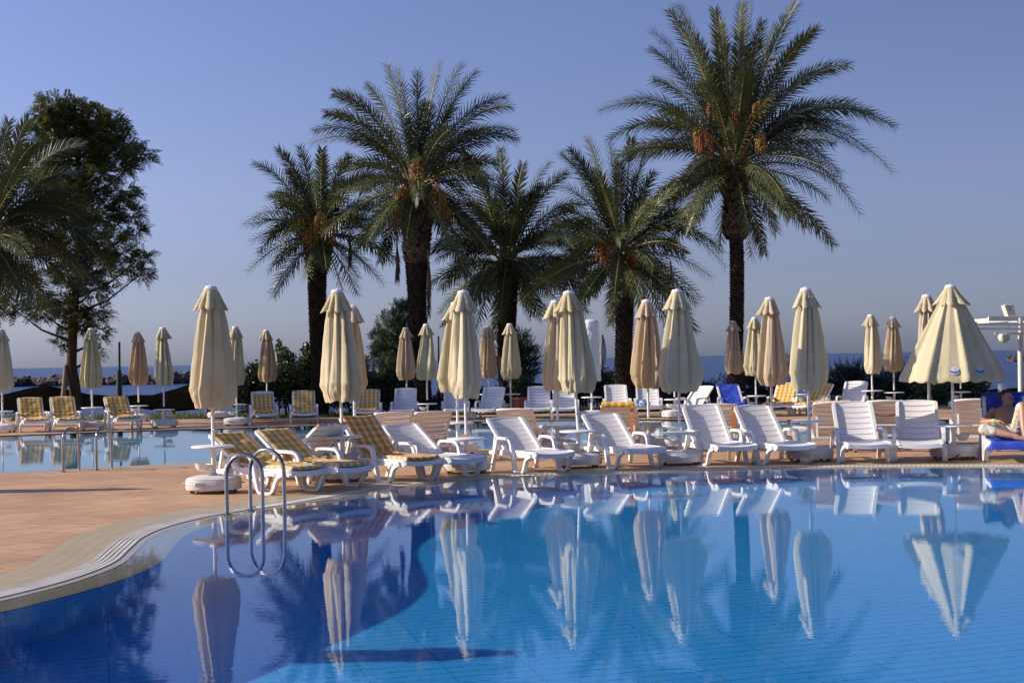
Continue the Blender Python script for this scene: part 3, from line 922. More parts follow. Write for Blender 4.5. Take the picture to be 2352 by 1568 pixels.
VENT_OPEN = vent_mesh(9, 1.2)
CAN_OPEN = open_canopy_mesh()
WORN = {}
def worn(me):
    if me.name not in WORN:
        c = me.copy(); c.materials[0] = M['canvas_worn']; WORN[me.name] = c
    return WORN[me.name]

PARASOLS = 'closed parasols around the pools'
urng = random.Random(11)
def parasol(loc, label, can, vent, table=0.58, rz=0.0, bowl=None, old=False, base_rz=0.0, lift=0.0, tilt=0.0, group=PARASOLS, cord=True, lean=0.0):
    t = thing('parasol', label, 'parasol', loc, 0.0, group)
    b = link('base', BASE, t); b.rotation_euler = (0, 0, base_rz)
    for sx in (-1, 1):
        for sy in (-1, 1):
            c = link('caster', CASTER, b); c.location = (sx * .235, sy * .15, 0)
    link('sleeve', SLEEVE, t).scale = (1, 1, (table - .012) / .577)
    p = link('pole', POLE, t)
    tb = link('table', TABLE, t); tb.location = (0, 0, table)
    c = link('canopy', worn(can) if old else can, t); c.rotation_euler = (urng.uniform(-.012, .012), urng.uniform(-.012, .012), rz); c.location = (0, 0, lift)
    v = link('vent_flap', worn(vent) if old else vent, t); v.rotation_euler = (0, 0, rz * 1.3)
    link('cap', CAP, t)
    if lean:
        for o in (p, c, v, [k for k in t.children if k.name.startswith('cap')][0]):
            o.matrix_basis = Matrix.Translation((0, 0, .6)) @ Matrix.Rotation(-lean, 4, 'Y') @ Matrix.Translation((0, 0, -.6)) @ o.matrix_basis
    if bowl is not None:
        bo = link('ash_bowl', BOWL, t); bo.location = (-.128 * math.cos(bowl), -.128 * math.sin(bowl), .36); bo.rotation_euler = (0, .12, bowl)
    if cord:
        co = link('pull_chain', CORD, t); co.rotation_euler = (0, 0, urng.uniform(-2.4, -.7))
    return t
def table_height(px, pyt, d):
    hor = 824.6 - 0.01824 * (px - 1176)
    return EYE - (pyt - hor) * d / FPX

# front row: base-centre pixel, base-bottom pixel, table pixel, canopy, extra
front = [
    (482, 1135, 1025, CANOPIES[0], 0.4, 0.2, 0.0, 'largest cream closed parasol, at the left end of the near row behind the steel ladder', False),
    (783, 1107, 1003, CANOPIES[1], 2.2, math.pi + .3, 0.2, 'cream closed parasol beside the orange checked lounger in the near row', False),
    (1071, 1089, 1007, CANOPIES[2], 1.1, .5, -.1, 'cream closed parasol between the two white loungers left of centre in the near row', False),
    (1331, 1076, 990, CANOPIES[3], 3.3, .3, .1, 'cream closed parasol in the near row standing in front of the white wrapped parasol', False),
    (1567, 1069, 994, CAN_WIDE, 0.0, -.2, 0.0, 'baggy cream closed parasol with its right side bulging out, in the near row', False),
    (1868, 1061, 966, CANOPIES[4], 4.4, None, 0.15, 'cream closed parasol with a round shadow on its left side, in the near row', False),
]
NEAR = []
for i, (px, py, pt, can, rz, bowl, brz, lab, old) in enumerate(front):
    p = at(px, py); p.y += 0.24
    NEAR.append(parasol(p, lab, can, VENTS[i % 4], table_height(px, pt, p.y), rz, bowl, old, brz, lean=(0, .02, .004, .052, 0, .006)[i]))
p = at(2203, 1056); p.y += 0.24
half = parasol(p, 'half opened cream parasol with two round blue wave emblems, at the right', CAN_OPEN, VENT_OPEN, table_height(2203, 977, p.y), 0.0, math.pi * 0.9, False, 0.0, group=None, cord=False)
# emblems printed on the half opened canopy, following its panels
def emblem(x0, z0):
    a0 = -math.pi / 2
    for _ in range(12):
        a0 = -math.pi / 2 + math.asin(max(-.99, min(.99, x0 / open_radius(z0, a0))))
    r0 = open_radius(z0, a0)
    R_ = 0.066
    mb = MB()
    def put(x, y, h):
        z = z0 + y * .88; a = a0 + x / r0
        r = open_radius(z, a) + .013 + h
        return Vector((r * math.cos(a), r * math.sin(a), z))
    def disc(r_, h, mi, cx=0.0, cy=0.0, n=28, rings=4):
        vs = [put(cx, cy, h)] + [put(cx + r_ * q / rings * math.cos(TAU * k / n), cy + r_ * q / rings * math.sin(TAU * k / n), h) for q in range(1, rings + 1) for k in range(n)]
        fs = [(0, 1 + k, 1 + (k + 1) % n) for k in range(n)]
        fs += [(1 + (q - 1) * n + k, 1 + q * n + k, 1 + q * n + (k + 1) % n, 1 + (q - 1) * n + (k + 1) % n) for q in range(1, rings) for k in range(n)]
        mb.add(vs, fs, mi)
    def crescent(y_top, y_bot, sag_t, sag_b, h, mi, n=18):
        vs = []
        for i in range(n + 1):
            t = -1 + 2 * i / n
            for q in range(3):
                yy, dd = y_top + (y_bot - y_top) * q / 2, sag_t + (sag_b - sag_t) * q / 2
                x = t * math.sqrt(R_ * R_ - min(abs(yy), R_ * .98) ** 2); y = yy - dd * (1 - t * t)
                l = math.hypot(x, y)
                if l > R_: x, y = x * R_ / l, y * R_ / l
                vs.append(put(x, y, h))
        mb.add(vs, [(3 * i + q, 3 * i + q + 1, 3 * i + q + 4, 3 * i + q + 3) for i in range(n) for q in range(2)], mi)
    disc(R_, 0.0, 0)
    crescent(.018, -.012, .028, .030, .002, 1)
    crescent(-.018, -.026, .028, .028, .003, 2)
    crescent(-.032, -.040, .022, .022, .004, 3)
    disc(.014, .004, 4, .004, .030, 14, 2)
    return mb.build('emblem', [M['emblem_pale'], M['emblem_blue'], M['emblem_yellow'], M['emblem_teal'], M['emblem_orange']], half, 80)
emblem(-0.155, 1.315)
emblem(0.215, 1.315)

second = [
    (812, 1044, 962, CANOPIES[5], 1.0, 'beige closed parasol half hidden behind the near parasol by the orange checked lounger', True),
    (1051, 1046, 971, CANOPIES[1], 2.9, 'cream closed parasol half hidden left behind the near parasol at centre left', False),
    (1283, 1041, 978, CANOPIES[0], 3.9, 'cream closed parasol peeping out left behind the parasol before the white wrapped one', False),
    (1494, 1033, 969, CANOPIES[4], 0.9, 'beige closed parasol of the second row, left of the baggy parasol', True),
    (1780, 1029, 965, CANOPIES[5], 5.2, 'beige closed parasol of the second row beside the shadowed near parasol', True),
    (2145, 1021, 969, CANOPIES[2], 0.3, 'beige closed parasol standing behind the half opened parasol', True),
]
for i, (px, py, pt, can, rz, lab, old) in enumerate(second):
    p = at(px, py); p.y += 0.24
    parasol(p, lab, can, VENTS[(i + 1) % 4], table_height(px, pt, p.y), rz, math.pi + .4 * i, old, 0.1 * i)
back = [
    (-2, 994, 945, 0, False, 'closed parasol cut by the left edge of the photo across the far pool'),
    (206, 987, 936, 1, False, 'grey cream closed parasol beside the leaning support of the tall leafy tree'),
    (314, 968, 932, 4, True, 'brownish beige closed parasol next to the dark post on the left'),
    (372, 983, 941, 3, False, 'grey cream closed parasol alone at the far pool edge, left of the largest near parasol'),
    (540, 978, 929, 2, False, 'grey cream closed parasol peeping out right of the largest near parasol'),
    (500, 962, 915, 5, True, 'far closed parasol hidden behind the largest near parasol but for its base'),
    (611, 961, 915, 5, True, 'beige closed parasol in front of the flowering hedge on the far side'),
    (934, 955, 912, 4, True, 'beige closed parasol with a flared left hem before the feathery shrub'),
    (981, 966, 927, 3, False, 'cream closed parasol with a green tinge beside the thick palm trunk'),
    (1123, 952, 905, 5, True, 'tan closed parasol between two palm trunks on the far side'),
    (1174, 958, 905, 2, False, 'grey cream closed parasol before the terracotta pot'),
    (1553, 961, 917, 1, False, 'far closed parasol hidden behind the baggy parasol but for pole and table'),
    (1691, 944, 900, 4, True, 'tan closed parasol in front of the tallest palm trunk'),
    (1741, 955, 909, 0, False, 'cream closed parasol on the far side half hidden by a nearer beige parasol'),
    (1853, 944, 905, 3, False, 'far closed parasol hidden behind the shadowed near parasol but for pole and table'),
    (2010, 952, 897, 2, False, 'cream closed parasol on the right, left one of the pair before the juniper'),
    (2060, 942, 901, 5, True, 'tan closed parasol on the right, right one of the pair before the juniper'),
    (2214, 938, 900, 1, True, 'far closed parasol hidden behind the half opened parasol but for pole and table'),
]
for i, (px, py, pt, ci, old, lab) in enumerate(back):
    p = at(px, py); p.y += 0.24
    parasol(p, lab, CANOPIES[ci], VENTS[(i + 2) % 4], max(.42, table_height(px, pt, p.y)), 0.9 * i, (-.2 if i % 3 else math.pi), old, 0.15 * (i % 4))
# the parasol bundled in a white plastic cover
p = at(1361, 962); p.y += .24
t = thing('parasol', 'parasol bundled in a crumpled white plastic cover', 'parasol', p)
link('base', BASE, t); link('pole', POLE, t); link('sleeve', SLEEVE, t)
tb = link('table', TABLE, t); tb.location = (0, 0, table_height(1361, 912, p.y))
mb = MB(); prof = []
zs = [0.98 + 1.63 * i / 60 for i in range(61)]
seg = 64
for z in zs:
    f = (z - .98) / 1.63
    r0 = 0.255 - 0.045 * f
    if 0.78 < f < 0.84: r0 *= 0.93
    if f > 0.84: r0 *= 1.0 + 0.06 * math.sin((f - .84) / .16 * math.pi)
    if f > 0.95: r0 *= math.sqrt(max(0.02, 1 - ((f - .95) / .052) ** 2))
    for k in range(seg):
        a = TAU * k / seg
        r = r0 * (1 + .07 * noise.noise(Vector((math.cos(a) * 2, math.sin(a) * 2, z * 5))) + .05 * noise.noise(Vector((math.cos(a) * 5, math.sin(a) * 5, z * 12))))
        mb.v.append(Vector((r * math.cos(a), r * math.sin(a), z)))
for i in range(60):
    for k in range(seg):
        mb.f.append([i * seg + k, i * seg + (k + 1) % seg, (i + 1) * seg + (k + 1) % seg, (i + 1) * seg + k]); mb.mi.append(0)
mb.f.append([60 * seg + k for k in range(seg)]); mb.mi.append(0)
mb.f.append([k for k in range(seg - 1, -1, -1)]); mb.mi.append(0)
mb.build('cover', M['cover'], t, 70)
# two more of the row stand on the deck left of the frame; their shadows lie in the picture
parasol(Vector((-9.75, 18.55, 0)), 'closed parasol off the left edge whose long shadow crosses the deck', CANOPIES[1], VENTS[0], .58, 1.0, None)
parasol(Vector((-6.18, 9.2, 0)), 'closed parasol off the left edge whose shadow lies on the pool floor', CANOPIES[2], VENTS[1], .58, 2.0, None)
# ------------------------------------------------------------------ sun loungers
def lounger_meshes():
    out = {}
    s = 1
    def side_part(fn):
        res = []
        for s in (1, -1):
            b = MB(); fn(b, s); res.append(b)
        return res
    def rear(b, s):
        b.bar([(-.285, 0), (-.275, .02), (-.20, .20), (-.13, .36), (-.112, .41)], [.062, .058, .052, .05, .05], [.055, .05, .045, .045, .05], [s * .360] * 2 + [s * .352, s * .348, s * .348])
    def arm(b, s):
        pts = [(-.112, .405), (-.098, .44), (-.072, .463), (-.03, .472), (.10, .474), (.235, .470), (.285, .458), (.318, .430), (.335, .395)]
        b.bar(pts, [.05, .054, .058, .06, .062, .06, .058, .054, .05], [.045, .045, .04, .036, .034, .036, .04, .045, .045], s * .348)
    def front(b, s):
        pts = [(.335, .40), (.36, .31), (.395, .19), (.43, .09), (.455, .04), (.49, .018), (.55, .0135), (.63, .0135), (.69, .02), (.72, .045), (.745, .09), (.79, .19), (.83, .235), (.89, .262)]
        ys = [s * .348] * 3 + [s * .350] * 9 + [s * .335, s * .32]
        b.bar(pts, [.05, .052, .056, .06, .062, .064, .066, .066, .064, .062, .058, .052, .05, .046], [.05, .05, .048, .044, .04, .03, .027, .027, .03, .04, .044, .046, .05, .055], ys)
    out['rear_leg'] = [b.mesh('rear_leg', M['plastic'], 40) for b in side_part(rear)]
    out['armrest'] = [b.mesh('armrest', M['plastic'], 50) for b in side_part(arm)]
    out['front_leg'] = [b.mesh('front_leg', M['plastic'], 50) for b in side_part(front)]
    b = MB()
    for s in (-1, 1):
        b.bar([(-.46, .245), (-.30, .252), (-.12, .26), (.2, .262), (.6, .262), (.88, .262), (.965, .262)], .028, [.045, .06, .07, .075, .075, .078, .07], [s * .30] * 5 + [s * .305, s * .292])
    b.box((-.447, 0, .245), (.045, .60, .04)); b.box((.02, 0, .25), (.04, .58, .035)); b.box((.5, 0, .25), (.04, .58, .03))
    b.box((.70, 0, .25), (.03, .66, .03))
    out['frame'] = b.mesh('frame', M['plastic'], 40)
    # seat: slats across, sagging to the middle, with a rounded front lip
    b = MB()
    def slat(x0, x1, zt, th=.016, sag=.022, hw=.305, n=10, drop=0.0):
        ys = [-hw + 2 * hw * i / n for i in range(n + 1)]
        vs = []
        for y in ys:
            q = 1 - (y / hw) ** 2
            z = zt - sag * q
            xx = x1 + (0.018 * q if drop else 0)
            vs += [Vector((x0, y, z - th)), Vector((x0, y, z)), Vector((xx, y, z - drop * .15)), Vector((xx, y, z - th - drop))]
        fs = []
        for i in range(n):
            for k in range(4):
                fs.append((i * 4 + k, i * 4 + (k + 1) % 4, i * 4 + 4 + (k + 1) % 4, i * 4 + 4 + k))
        fs += [(3, 2, 1, 0), (n * 4, n * 4 + 1, n * 4 + 2, n * 4 + 3)]
        b.add(vs, fs)
    x = -.02
    for i in range(7):
        slat(x, x + .118, .312 if i < 6 else .311)
        x += .1285
    slat(x, 1.0, .311, drop=.052)
    for s in (-1, 1):
        b.bar([(-.02, .300), (.5, .300), (.93, .300), (.985, .290), (1.0, .27)], .03, [.03, .03, .034, .04, .04], [s * .308] * 3 + [s * .300, s * .285])
    out['seat'] = b.mesh('seat', M['plastic'], 40)
    # backrest, built upright on its hinge line
    b = MB()
    def bslat(z0, z1, top=0.0, n=10, hw=.268):
        ys = [-hw + 2 * hw * i / n for i in range(n + 1)]
        vs = []
        for y in ys:
            q = 1 - (y / hw) ** 2
            xo = -.022 * q
            vs += [Vector((xo, y, z0)), Vector((xo, y, z1 + top * q)), Vector((xo - .014, y, z1 + top * q)), Vector((xo - .014, y, z0))]
        fs = []
        for i in range(n):
            for k in range(4):
                fs.append((i * 4 + k, i * 4 + (k + 1) % 4, i * 4 + 4 + (k + 1) % 4, i * 4 + 4 + k))
        fs += [(3, 2, 1, 0), (n * 4, n * 4 + 1, n * 4 + 2, n * 4 + 3)]
        b.add(vs, fs)
    z = .015
    for i in range(6):
        bslat(z, z + .093)
        z += .108
    bslat(z, .722, .040)
    for s in (-1, 1):
        pts = [(.012, .0), (.016, .2), (.016, .5), (.014, .66), (.008, .70), (-.002, .722), (-.012, .735)]
        b.bar(pts, [.046, .05, .05, .05, .048, .04, .03], [.036, .04, .04, .038, .034, .03, .024], [s * .284] * 3 + [s * .283, s * .278, s * .262, s * .240])
    # rolled top edge
    n = 12
    pts = [Vector((-.012 - .02 * (1 - (i / n * 2 - 1) ** 2), (-.26 + .52 * i / n), .727 + .040 * (1 - (i / n * 2 - 1) ** 2))) for i in range(n + 1)]
    b.tube(pts, .017, 8)
    out['backrest'] = b.mesh('backrest', M['plastic'], 45)
    return out
LM = lounger_meshes()
PROPS = {}
def prop_mesh(elev):
    if elev not in PROPS:
        e = R(elev); u = .42
        x0, z0 = -u * math.cos(e) - .02, .305 + u * math.sin(e) - .02
        b = MB()
        for s in (-1, 1):
            b.bar([(x0, z0), (x0 * .5 - .22, z0 * .5 + .13), (-.44, .25)], .03, .035, s * .245)
        b.box(((x0 - .44) / 2, 0, (z0 + .25) / 2), (.03, .49, .025))
        PROPS[elev] = b.mesh('back_prop', M['plastic'], 40)
    return PROPS[elev]
def lounger(hinge, a, elev, label, group):
    t = thing('sun_lounger', label, 'sun lounger', (hinge[0], hinge[1], 0), R(a - 90), group)
    for k in ('frame', 'seat'):
        link(k, LM[k], t)
    b = link('backrest', LM['backrest'], t)
    b.location = (0, 0, .303); b.rotation_euler = (0, -R(90 - elev), 0)
    link('back_prop', prop_mesh(elev), t)
    for s in (0, 1):
        for k in ('armrest', 'front_leg', 'rear_leg'):
            link(k, LM[k][s], t)
    return t
def axis(a):
    return Vector((math.sin(R(a)), -math.cos(R(a)), 0))
def by_feet(px, py, a):
    return at(px, py) - axis(a) * .59
def by_top(px, py, a, elev):
    return at(px, py, .303 + .755 * math.sin(R(elev))) + axis(a) * .755 * math.cos(R(elev))

def soft_mesh(name, mat, elev, seed, w=.27, th=.05, top=.70, foot=.97, over=0.0, hang=0.0, side=0.0, wr=.010, bottom_start=0.0, only_back=False):
    """a padded or thin cloth that follows a lounger's back and seat"""
    e = R(elev)
    rng = random.Random(seed)
    o = Vector((seed * 3.7, seed * 1.9, 0))
    bd, bn = Vector((-math.cos(e), 0, math.sin(e))), Vector((math.sin(e), 0, math.cos(e)))
    base = Vector((0, 0, .303))
    st = []          # (point on the support, normal)
    if over:
        k = max(3, int(over / .03))
        for i in range(k):
            u = over * (1 - i / k)
            st.append((base + bd * (.775 + .012) - Vector((0, 0, 1)) * u - Vector((.02, 0, 0)), Vector((-1, 0, .1)).normalized()))
        st.append((base + bd * .785, (bd + bn * -.2).normalized()))
        top = .77
    n = 22
    for i in range(n + 1):
        u = top + (.05 - top) * i / n
        st.append((base + bd * u + bn * .018, bn))
    st.append((base + Vector((.035, 0, .03)), (bn + Vector((0, 0, 1))).normalized()))
    if not only_back:
        for i in range(1, 27):
            x = .05 + (foot - .05) * i / 26
            st.append((Vector((x, 0, .313)), Vector((0, 0, 1))))
    if hang:
        st.append((Vector((1.012, 0, .306)), Vector((.7, 0, .7)).normalized()))
        for i in range(1, 6):
            st.append((Vector((1.022 + .004 * i, 0, .30 - hang * i / 5)), Vector((1, 0, 0))))
    ny = 18
    mb = MB(); mb.uv = []
    arc = 0.0
    m = 2 * (ny + 1)
    for q, (p, nrm) in enumerate(st):
        if q: arc += (p - st[q - 1][0]).length
        edge = min(q, len(st) - 1 - q)
        ef = min(1.0, (edge + .35) / 1.6)
        wq = w * (1 + .02 * noise.noise(Vector((arc * 4, seed, 0))))
        top_row, bot_row = [], []
        for j in range(ny + 1):
            y = -wq + 2 * wq * j / ny
            e2 = min(1.0, (min(j, ny - j) + .25) / 1.4)
            h = th * (0.42 + 0.58 * min(ef, e2) ** .5)
            d = Vector((arc * 5, y * 5, 1)) + o
            h += wr * (noise.noise(d) + .6 * noise.noise(d * 2.3)) * (1 if th > .03 else .9) + wr * .35 * noise.noise(d * 5)
            c = math.exp(-((arc - top - over) / .16) ** 2) if not only_back else 0
            h += c * wr * 1.5 * math.sin(arc * 34 + 6 * noise.noise(Vector((y * 7, seed, 2))))
            sagq = 1 - (y / .30) ** 2
            ctr = p - nrm * (.018 * max(0, sagq))
            s_ = max(0, abs(y) - .30)
            if side and s_ > 0:
                ctr = ctr - Vector((0, 0, 1)) * s_ * 1.3 - nrm * s_ * .3
            yy = y if not (side and s_) else math.copysign(.30 + s_ * .35, y)
            top_row.append(ctr + nrm * max(h, .004) + Vector((0, yy, 0)))
            bot_row.append(ctr + nrm * (.002 if th > .03 else .001) + Vector((0, yy * .985, 0)))
        mb.v += top_row + bot_row[::-1]
        mb.uv += [(-wq + 2 * wq * j / ny, arc) for j in range(ny + 1)] + [(wq - 2 * wq * j / ny, arc) for j in range(ny + 1)]
    for q in range(len(st) - 1):
        for k in range(m):
            k2 = (k + 1) % m
            mb.f.append([q * m + k, (q + 1) * m + k, (q + 1) * m + k2, q * m + k2]); mb.mi.append(0)
    for q in (0, len(st) - 1):
        for j in range(ny):
            fc = [q * m + j, q * m + j + 1, q * m + m - 2 - j, q * m + m - 1 - j]
            mb.f.append(fc if q == 0 else fc[::-1]); mb.mi.append(0)
    return mb.mesh(name, mat, 60)
def lay(name, me, t, label, cat, group=None):
    o = link(name, me)
    o.location = t.location; o.rotation_euler = t.rotation_euler
    return tag(o, label, cat, group)
seed = [100]
def cushion(t, elev, label, mat='plaid', group='checked lounger cushions', strap=None, **kw):
    seed[0] += 1
    o = lay('lounger_cushion', soft_mesh('lounger_cushion', M[mat], elev, seed[0], **kw), t, label, 'cushion', group)
    e = R(elev)
    def back_pt(u, n_): return Vector((-math.cos(e) * u + math.sin(e) * n_, 0, .303 + math.sin(e) * u + math.cos(e) * n_))
    if strap == 'hang':
        b = MB(); p = back_pt(.70, -.05)
        b.bar([(p.x, p.z), (p.x - .05, p.z - .08), (p.x - .055, p.z - .25), (p.x - .05, p.z - .42)], .055, .006, -.235)
        b.build('tie_strap', M['orange_strap'], o, 30)
    elif strap == 'arc':
        b = MB()
        pts = [back_pt(.50 - .10 * (1 - (i / 12 * 2 - 1) ** 2), -.048) + Vector((0, -.27 + .54 * i / 12, 0)) for i in range(13)]
        b.tube(pts, .011, 6); b.build('tie_strap', M['orange_strap'], o, 60)
    elif strap == 'side':
        b = MB()
        for s in (-1, 1):
            p, q = back_pt(.16, .02), back_pt(.14, -.05)
            b.tube([p + Vector((0, s * .27, 0)), (p + q) / 2 + Vector((0, s * .325, -.01)), q + Vector((0, s * .30, -.04)), q + Vector((-.03, s * .26, -.09))], .012, 6)
        b.build('tie_strap', M['orange_strap'], o, 60)
    return o

G1, G2, G3 = 'loungers along the front pool', 'loungers facing the far pool', 'loungers on the far deck'
# near row, facing the front pool (placed by the mid-point of the two front feet)
for (px, py, a, el, lab, cu) in [
    (662, 1130, 50, 33, 'white lounger nearest the front ladder, under a yellow checked cushion', ('yellow checked wrinkled cushion on the lounger nearest the front pool ladder', 'plaid', dict(strap='side', wr=.014))),
    (766, 1122, 50, 35, 'white lounger second from the ladder, under a yellow checked cushion', ('yellow checked cushion on the second lounger from the front pool ladder', 'plaid', dict(strap='side'))),
    (932, 1104.5, 42, 46, 'white lounger with steep back under an orange checked cushion, beside the second parasol', ('orange checked cushion on the steep lounger beside the second near parasol', 'plaid_orange', dict(top=.73))),
    (1035, 1098, 40, 33, 'bare white lounger lying low right behind the orange checked one', None),
    (1245, 1084.5, 27, 36, 'bare white lounger turned right, just left of the fourth near parasol', None),
    (1458, 1074.5, 22, 37, 'bare white lounger turned right, left of the baggy parasol', None),
    (1671, 1066.5, 13, 46, 'bare white lounger right beside the baggy parasol, its back fully sunlit', None),
    (1802, 1065, 15, 44, 'bare white lounger with a slanting shadow across its lower back', None),
    (1987, 1062, -4, 47, 'bare white upright lounger turned slightly right, left one of the pair at the right', None),
    (2113, 1061, -14, 48, 'bare white lounger with shaded lower half beside the half opened parasol', None)]:
    t = lounger(by_feet(px, py, a), a, el, lab, G1)
    if cu: cushion(t, el, cu[0], cu[1], **cu[2])
MAN_EL = 58
man_l = lounger(by_feet(2322, 1060, -14), -14, MAN_EL, 'white lounger under a blue towel with the man sitting on it', G1)

# second row, facing away over the far pool (placed by the middle of the back's top edge)
for (px, py, a, el, lab, cu) in [
    (769, 975, 232, 38, 'white lounger seen from its side with a checked cushion, behind the second parasol pole', ('checked cushion seen edge on, on the lounger behind the second parasol', 'plaid_orange', dict(strap='side', top=.74))),
    (904, 945, 190, 42, 'lounger seen from behind, only its back top showing above the low white lounger', None),
    (997, 943, 196, 42, 'lounger seen from behind, its tan slatted back tilted, left of the third parasol', None),
    (1180, 937, 168, 41, 'lounger seen from behind, its back top showing over the white lounger left of centre', ('checked cushion on the lounger behind the white lounger left of centre', 'plaid_orange', dict(strap='side', top=.70))),
    (1419, 929, 168, 42, 'lounger seen from behind with a yellow cushion folded over its top', ('yellow checked cushion folded over the back of a lounger facing the far pool', 'plaid', dict(over=.07, strap='hang'))),
    (1651, 926, 172, 42, 'lounger seen from behind with an orange strap hanging from its right side', ('checked cushion with an orange strap hanging down the lounger back', 'plaid_orange', dict(strap='hang', top=.66))),
    (1912, 922, 170, 44, 'lounger seen from behind right of the shadowed parasol, its whole back showing', ('yellow checked cushion on the lounger right of the shadowed parasol', 'plaid', dict(top=.74))),
    (2034, 918, 166, 44, 'lounger seen from behind with an orange strap sagging across its back', ('checked cushion tied by an orange strap sagging across the lounger back', 'plaid_orange', dict(strap='arc', top=.70))),
    (2237, 915, 163, 46, 'lounger seen from behind, its back between the half opened parasol pole and the man', None)]:
    t = lounger(by_top(px, py, a, el), a, el, lab, G2)
    if cu: cushion(t, el, cu[0], cu[1], **cu[2])

# far deck
far = [
    (80, 991.5, 25, 46, 'first yellow checked lounger from the left edge on the far deck', 'plaid'),
    (156, 990.5, 25, 47, 'second yellow checked lounger from the left edge on the far deck, by the leafy tree', 'plaid'),
    (288, 987, 28, 44, 'yellow checked lounger on the far deck next to the brownish parasol', 'plaid'),
    (608, 972.5, 13, 46, 'yellow checked lounger with bare white top on the far deck before the flowering hedge', 'plaid'),
    (699, 972.5, 9, 47, 'yellow checked lounger on the far deck left of the second near parasol', 'plaid'),
    (844, 968, 3, 46, 'yellow checked lounger on the far deck right of the second near parasol', 'plaid'),
    (927, 964.5, 0, 47, 'bare white lounger on the far deck just right of the yellow checked one', None),
    (1048, 964, 4, 46, 'bare white lounger on the far deck half hidden by the third near parasol poles', None),
    (1117, 963, -12, 46, 'bare white lounger on the far deck right of the third near parasol', None),
    (1236, 962, -3, 47, 'bare white lounger on the far deck beside the terracotta pot', None),
    (1299, 962, 0, 46, 'bare white lounger on the far deck hidden by the fourth near parasol', None),
    (1421, 958.5, 0, 47, 'bare white lounger on the far deck before the fourth palm trunk', None),
    (1491, 958, -3, 46, 'white lounger on the far deck with a printed cloth on its seat', None),
    (1564, 956.5, -42, 40, 'bare white lounger on the far deck turned left, beside the blue towel', None),
    (1694, 956, 4, 41, 'white lounger on the far deck covered by a bright blue towel', 'towel'),
    (1787, 954, -26, 45, 'yellow checked lounger turned left on the far deck, left of the shadowed parasol', 'plaid'),
    (1846, 954.5, -40, 42, 'yellow checked lounger turned left on the far deck, partly behind the shadowed parasol', 'plaid'),
    (1948, 953, -26, 47, 'bare white lounger on the far deck alone at the right before the juniper', None)]
FAR_CUSHIONS = ['yellow checked cushion on the first far lounger from the left edge', 'yellow checked cushion on the second far lounger from the left edge',
    'yellow checked cushion on the far lounger next to the brownish parasol', 'yellow checked cushion leaving the lounger top bare, before the flowering hedge',
    'yellow checked cushion on the far lounger left of the second near parasol', 'yellow checked cushion on the far lounger right of the second near parasol',
    'yellow checked cushion on the left turned far lounger left of the shadowed parasol', 'yellow checked cushion on the left turned lounger behind the shadowed parasol']
for (px, py, a, el, lab, cu) in far:
    t = lounger(by_feet(px, py, a), a, el, lab, G3)
    if cu == 'plaid':
        cushion(t, el, FAR_CUSHIONS.pop(0), 'plaid', top=.62 if 'bare white top' in lab else .71)
    elif cu == 'towel':
        lay('beach_towel', soft_mesh('beach_towel', M['blue_towel'], el, 77, w=.33, th=.012, top=.76, foot=.62, over=.05, side=1, wr=.016), t, 'bright blue towel spread over a lounger on the far deck', 'towel')
    if 'printed cloth' in lab:
        m = noisy('printed_cloth', (0.65, 0.65, 0.66), (0.05, 0.2, 0.55), 0.9, 14.0, lo=.48, hi=.52)
        M['print'] = m
        b = MB(); b.ball((0, 0, .06), (.17, .13, .09), 22, 14)
        for i, p in enumerate(b.v):
            b.v[i] = p + p.normalized() * (.045 * noise.noise(p * 14) + .02 * noise.noise(p * 30))
            b.v[i].z = max(b.v[i].z, 0)
        o = b.build('printed_cloth', m, None, 60)
        o.location = Vector(t.location) + axis(a) * .32 + Vector((-.12, 0, .30))
        tag(o, 'crumpled blue and white printed cloth on a far white lounger', 'cloth')

# ------------------------------------------------------------------ blue towel and the man at the right
lay('beach_towel', soft_mesh('beach_towel', M['blue_towel'], MAN_EL, 78, w=.36, th=.014, top=.78, foot=.98, over=.16, hang=.10, side=1, wr=.014), man_l, 'blue towel on the lounger under the man at the right', 'towel')

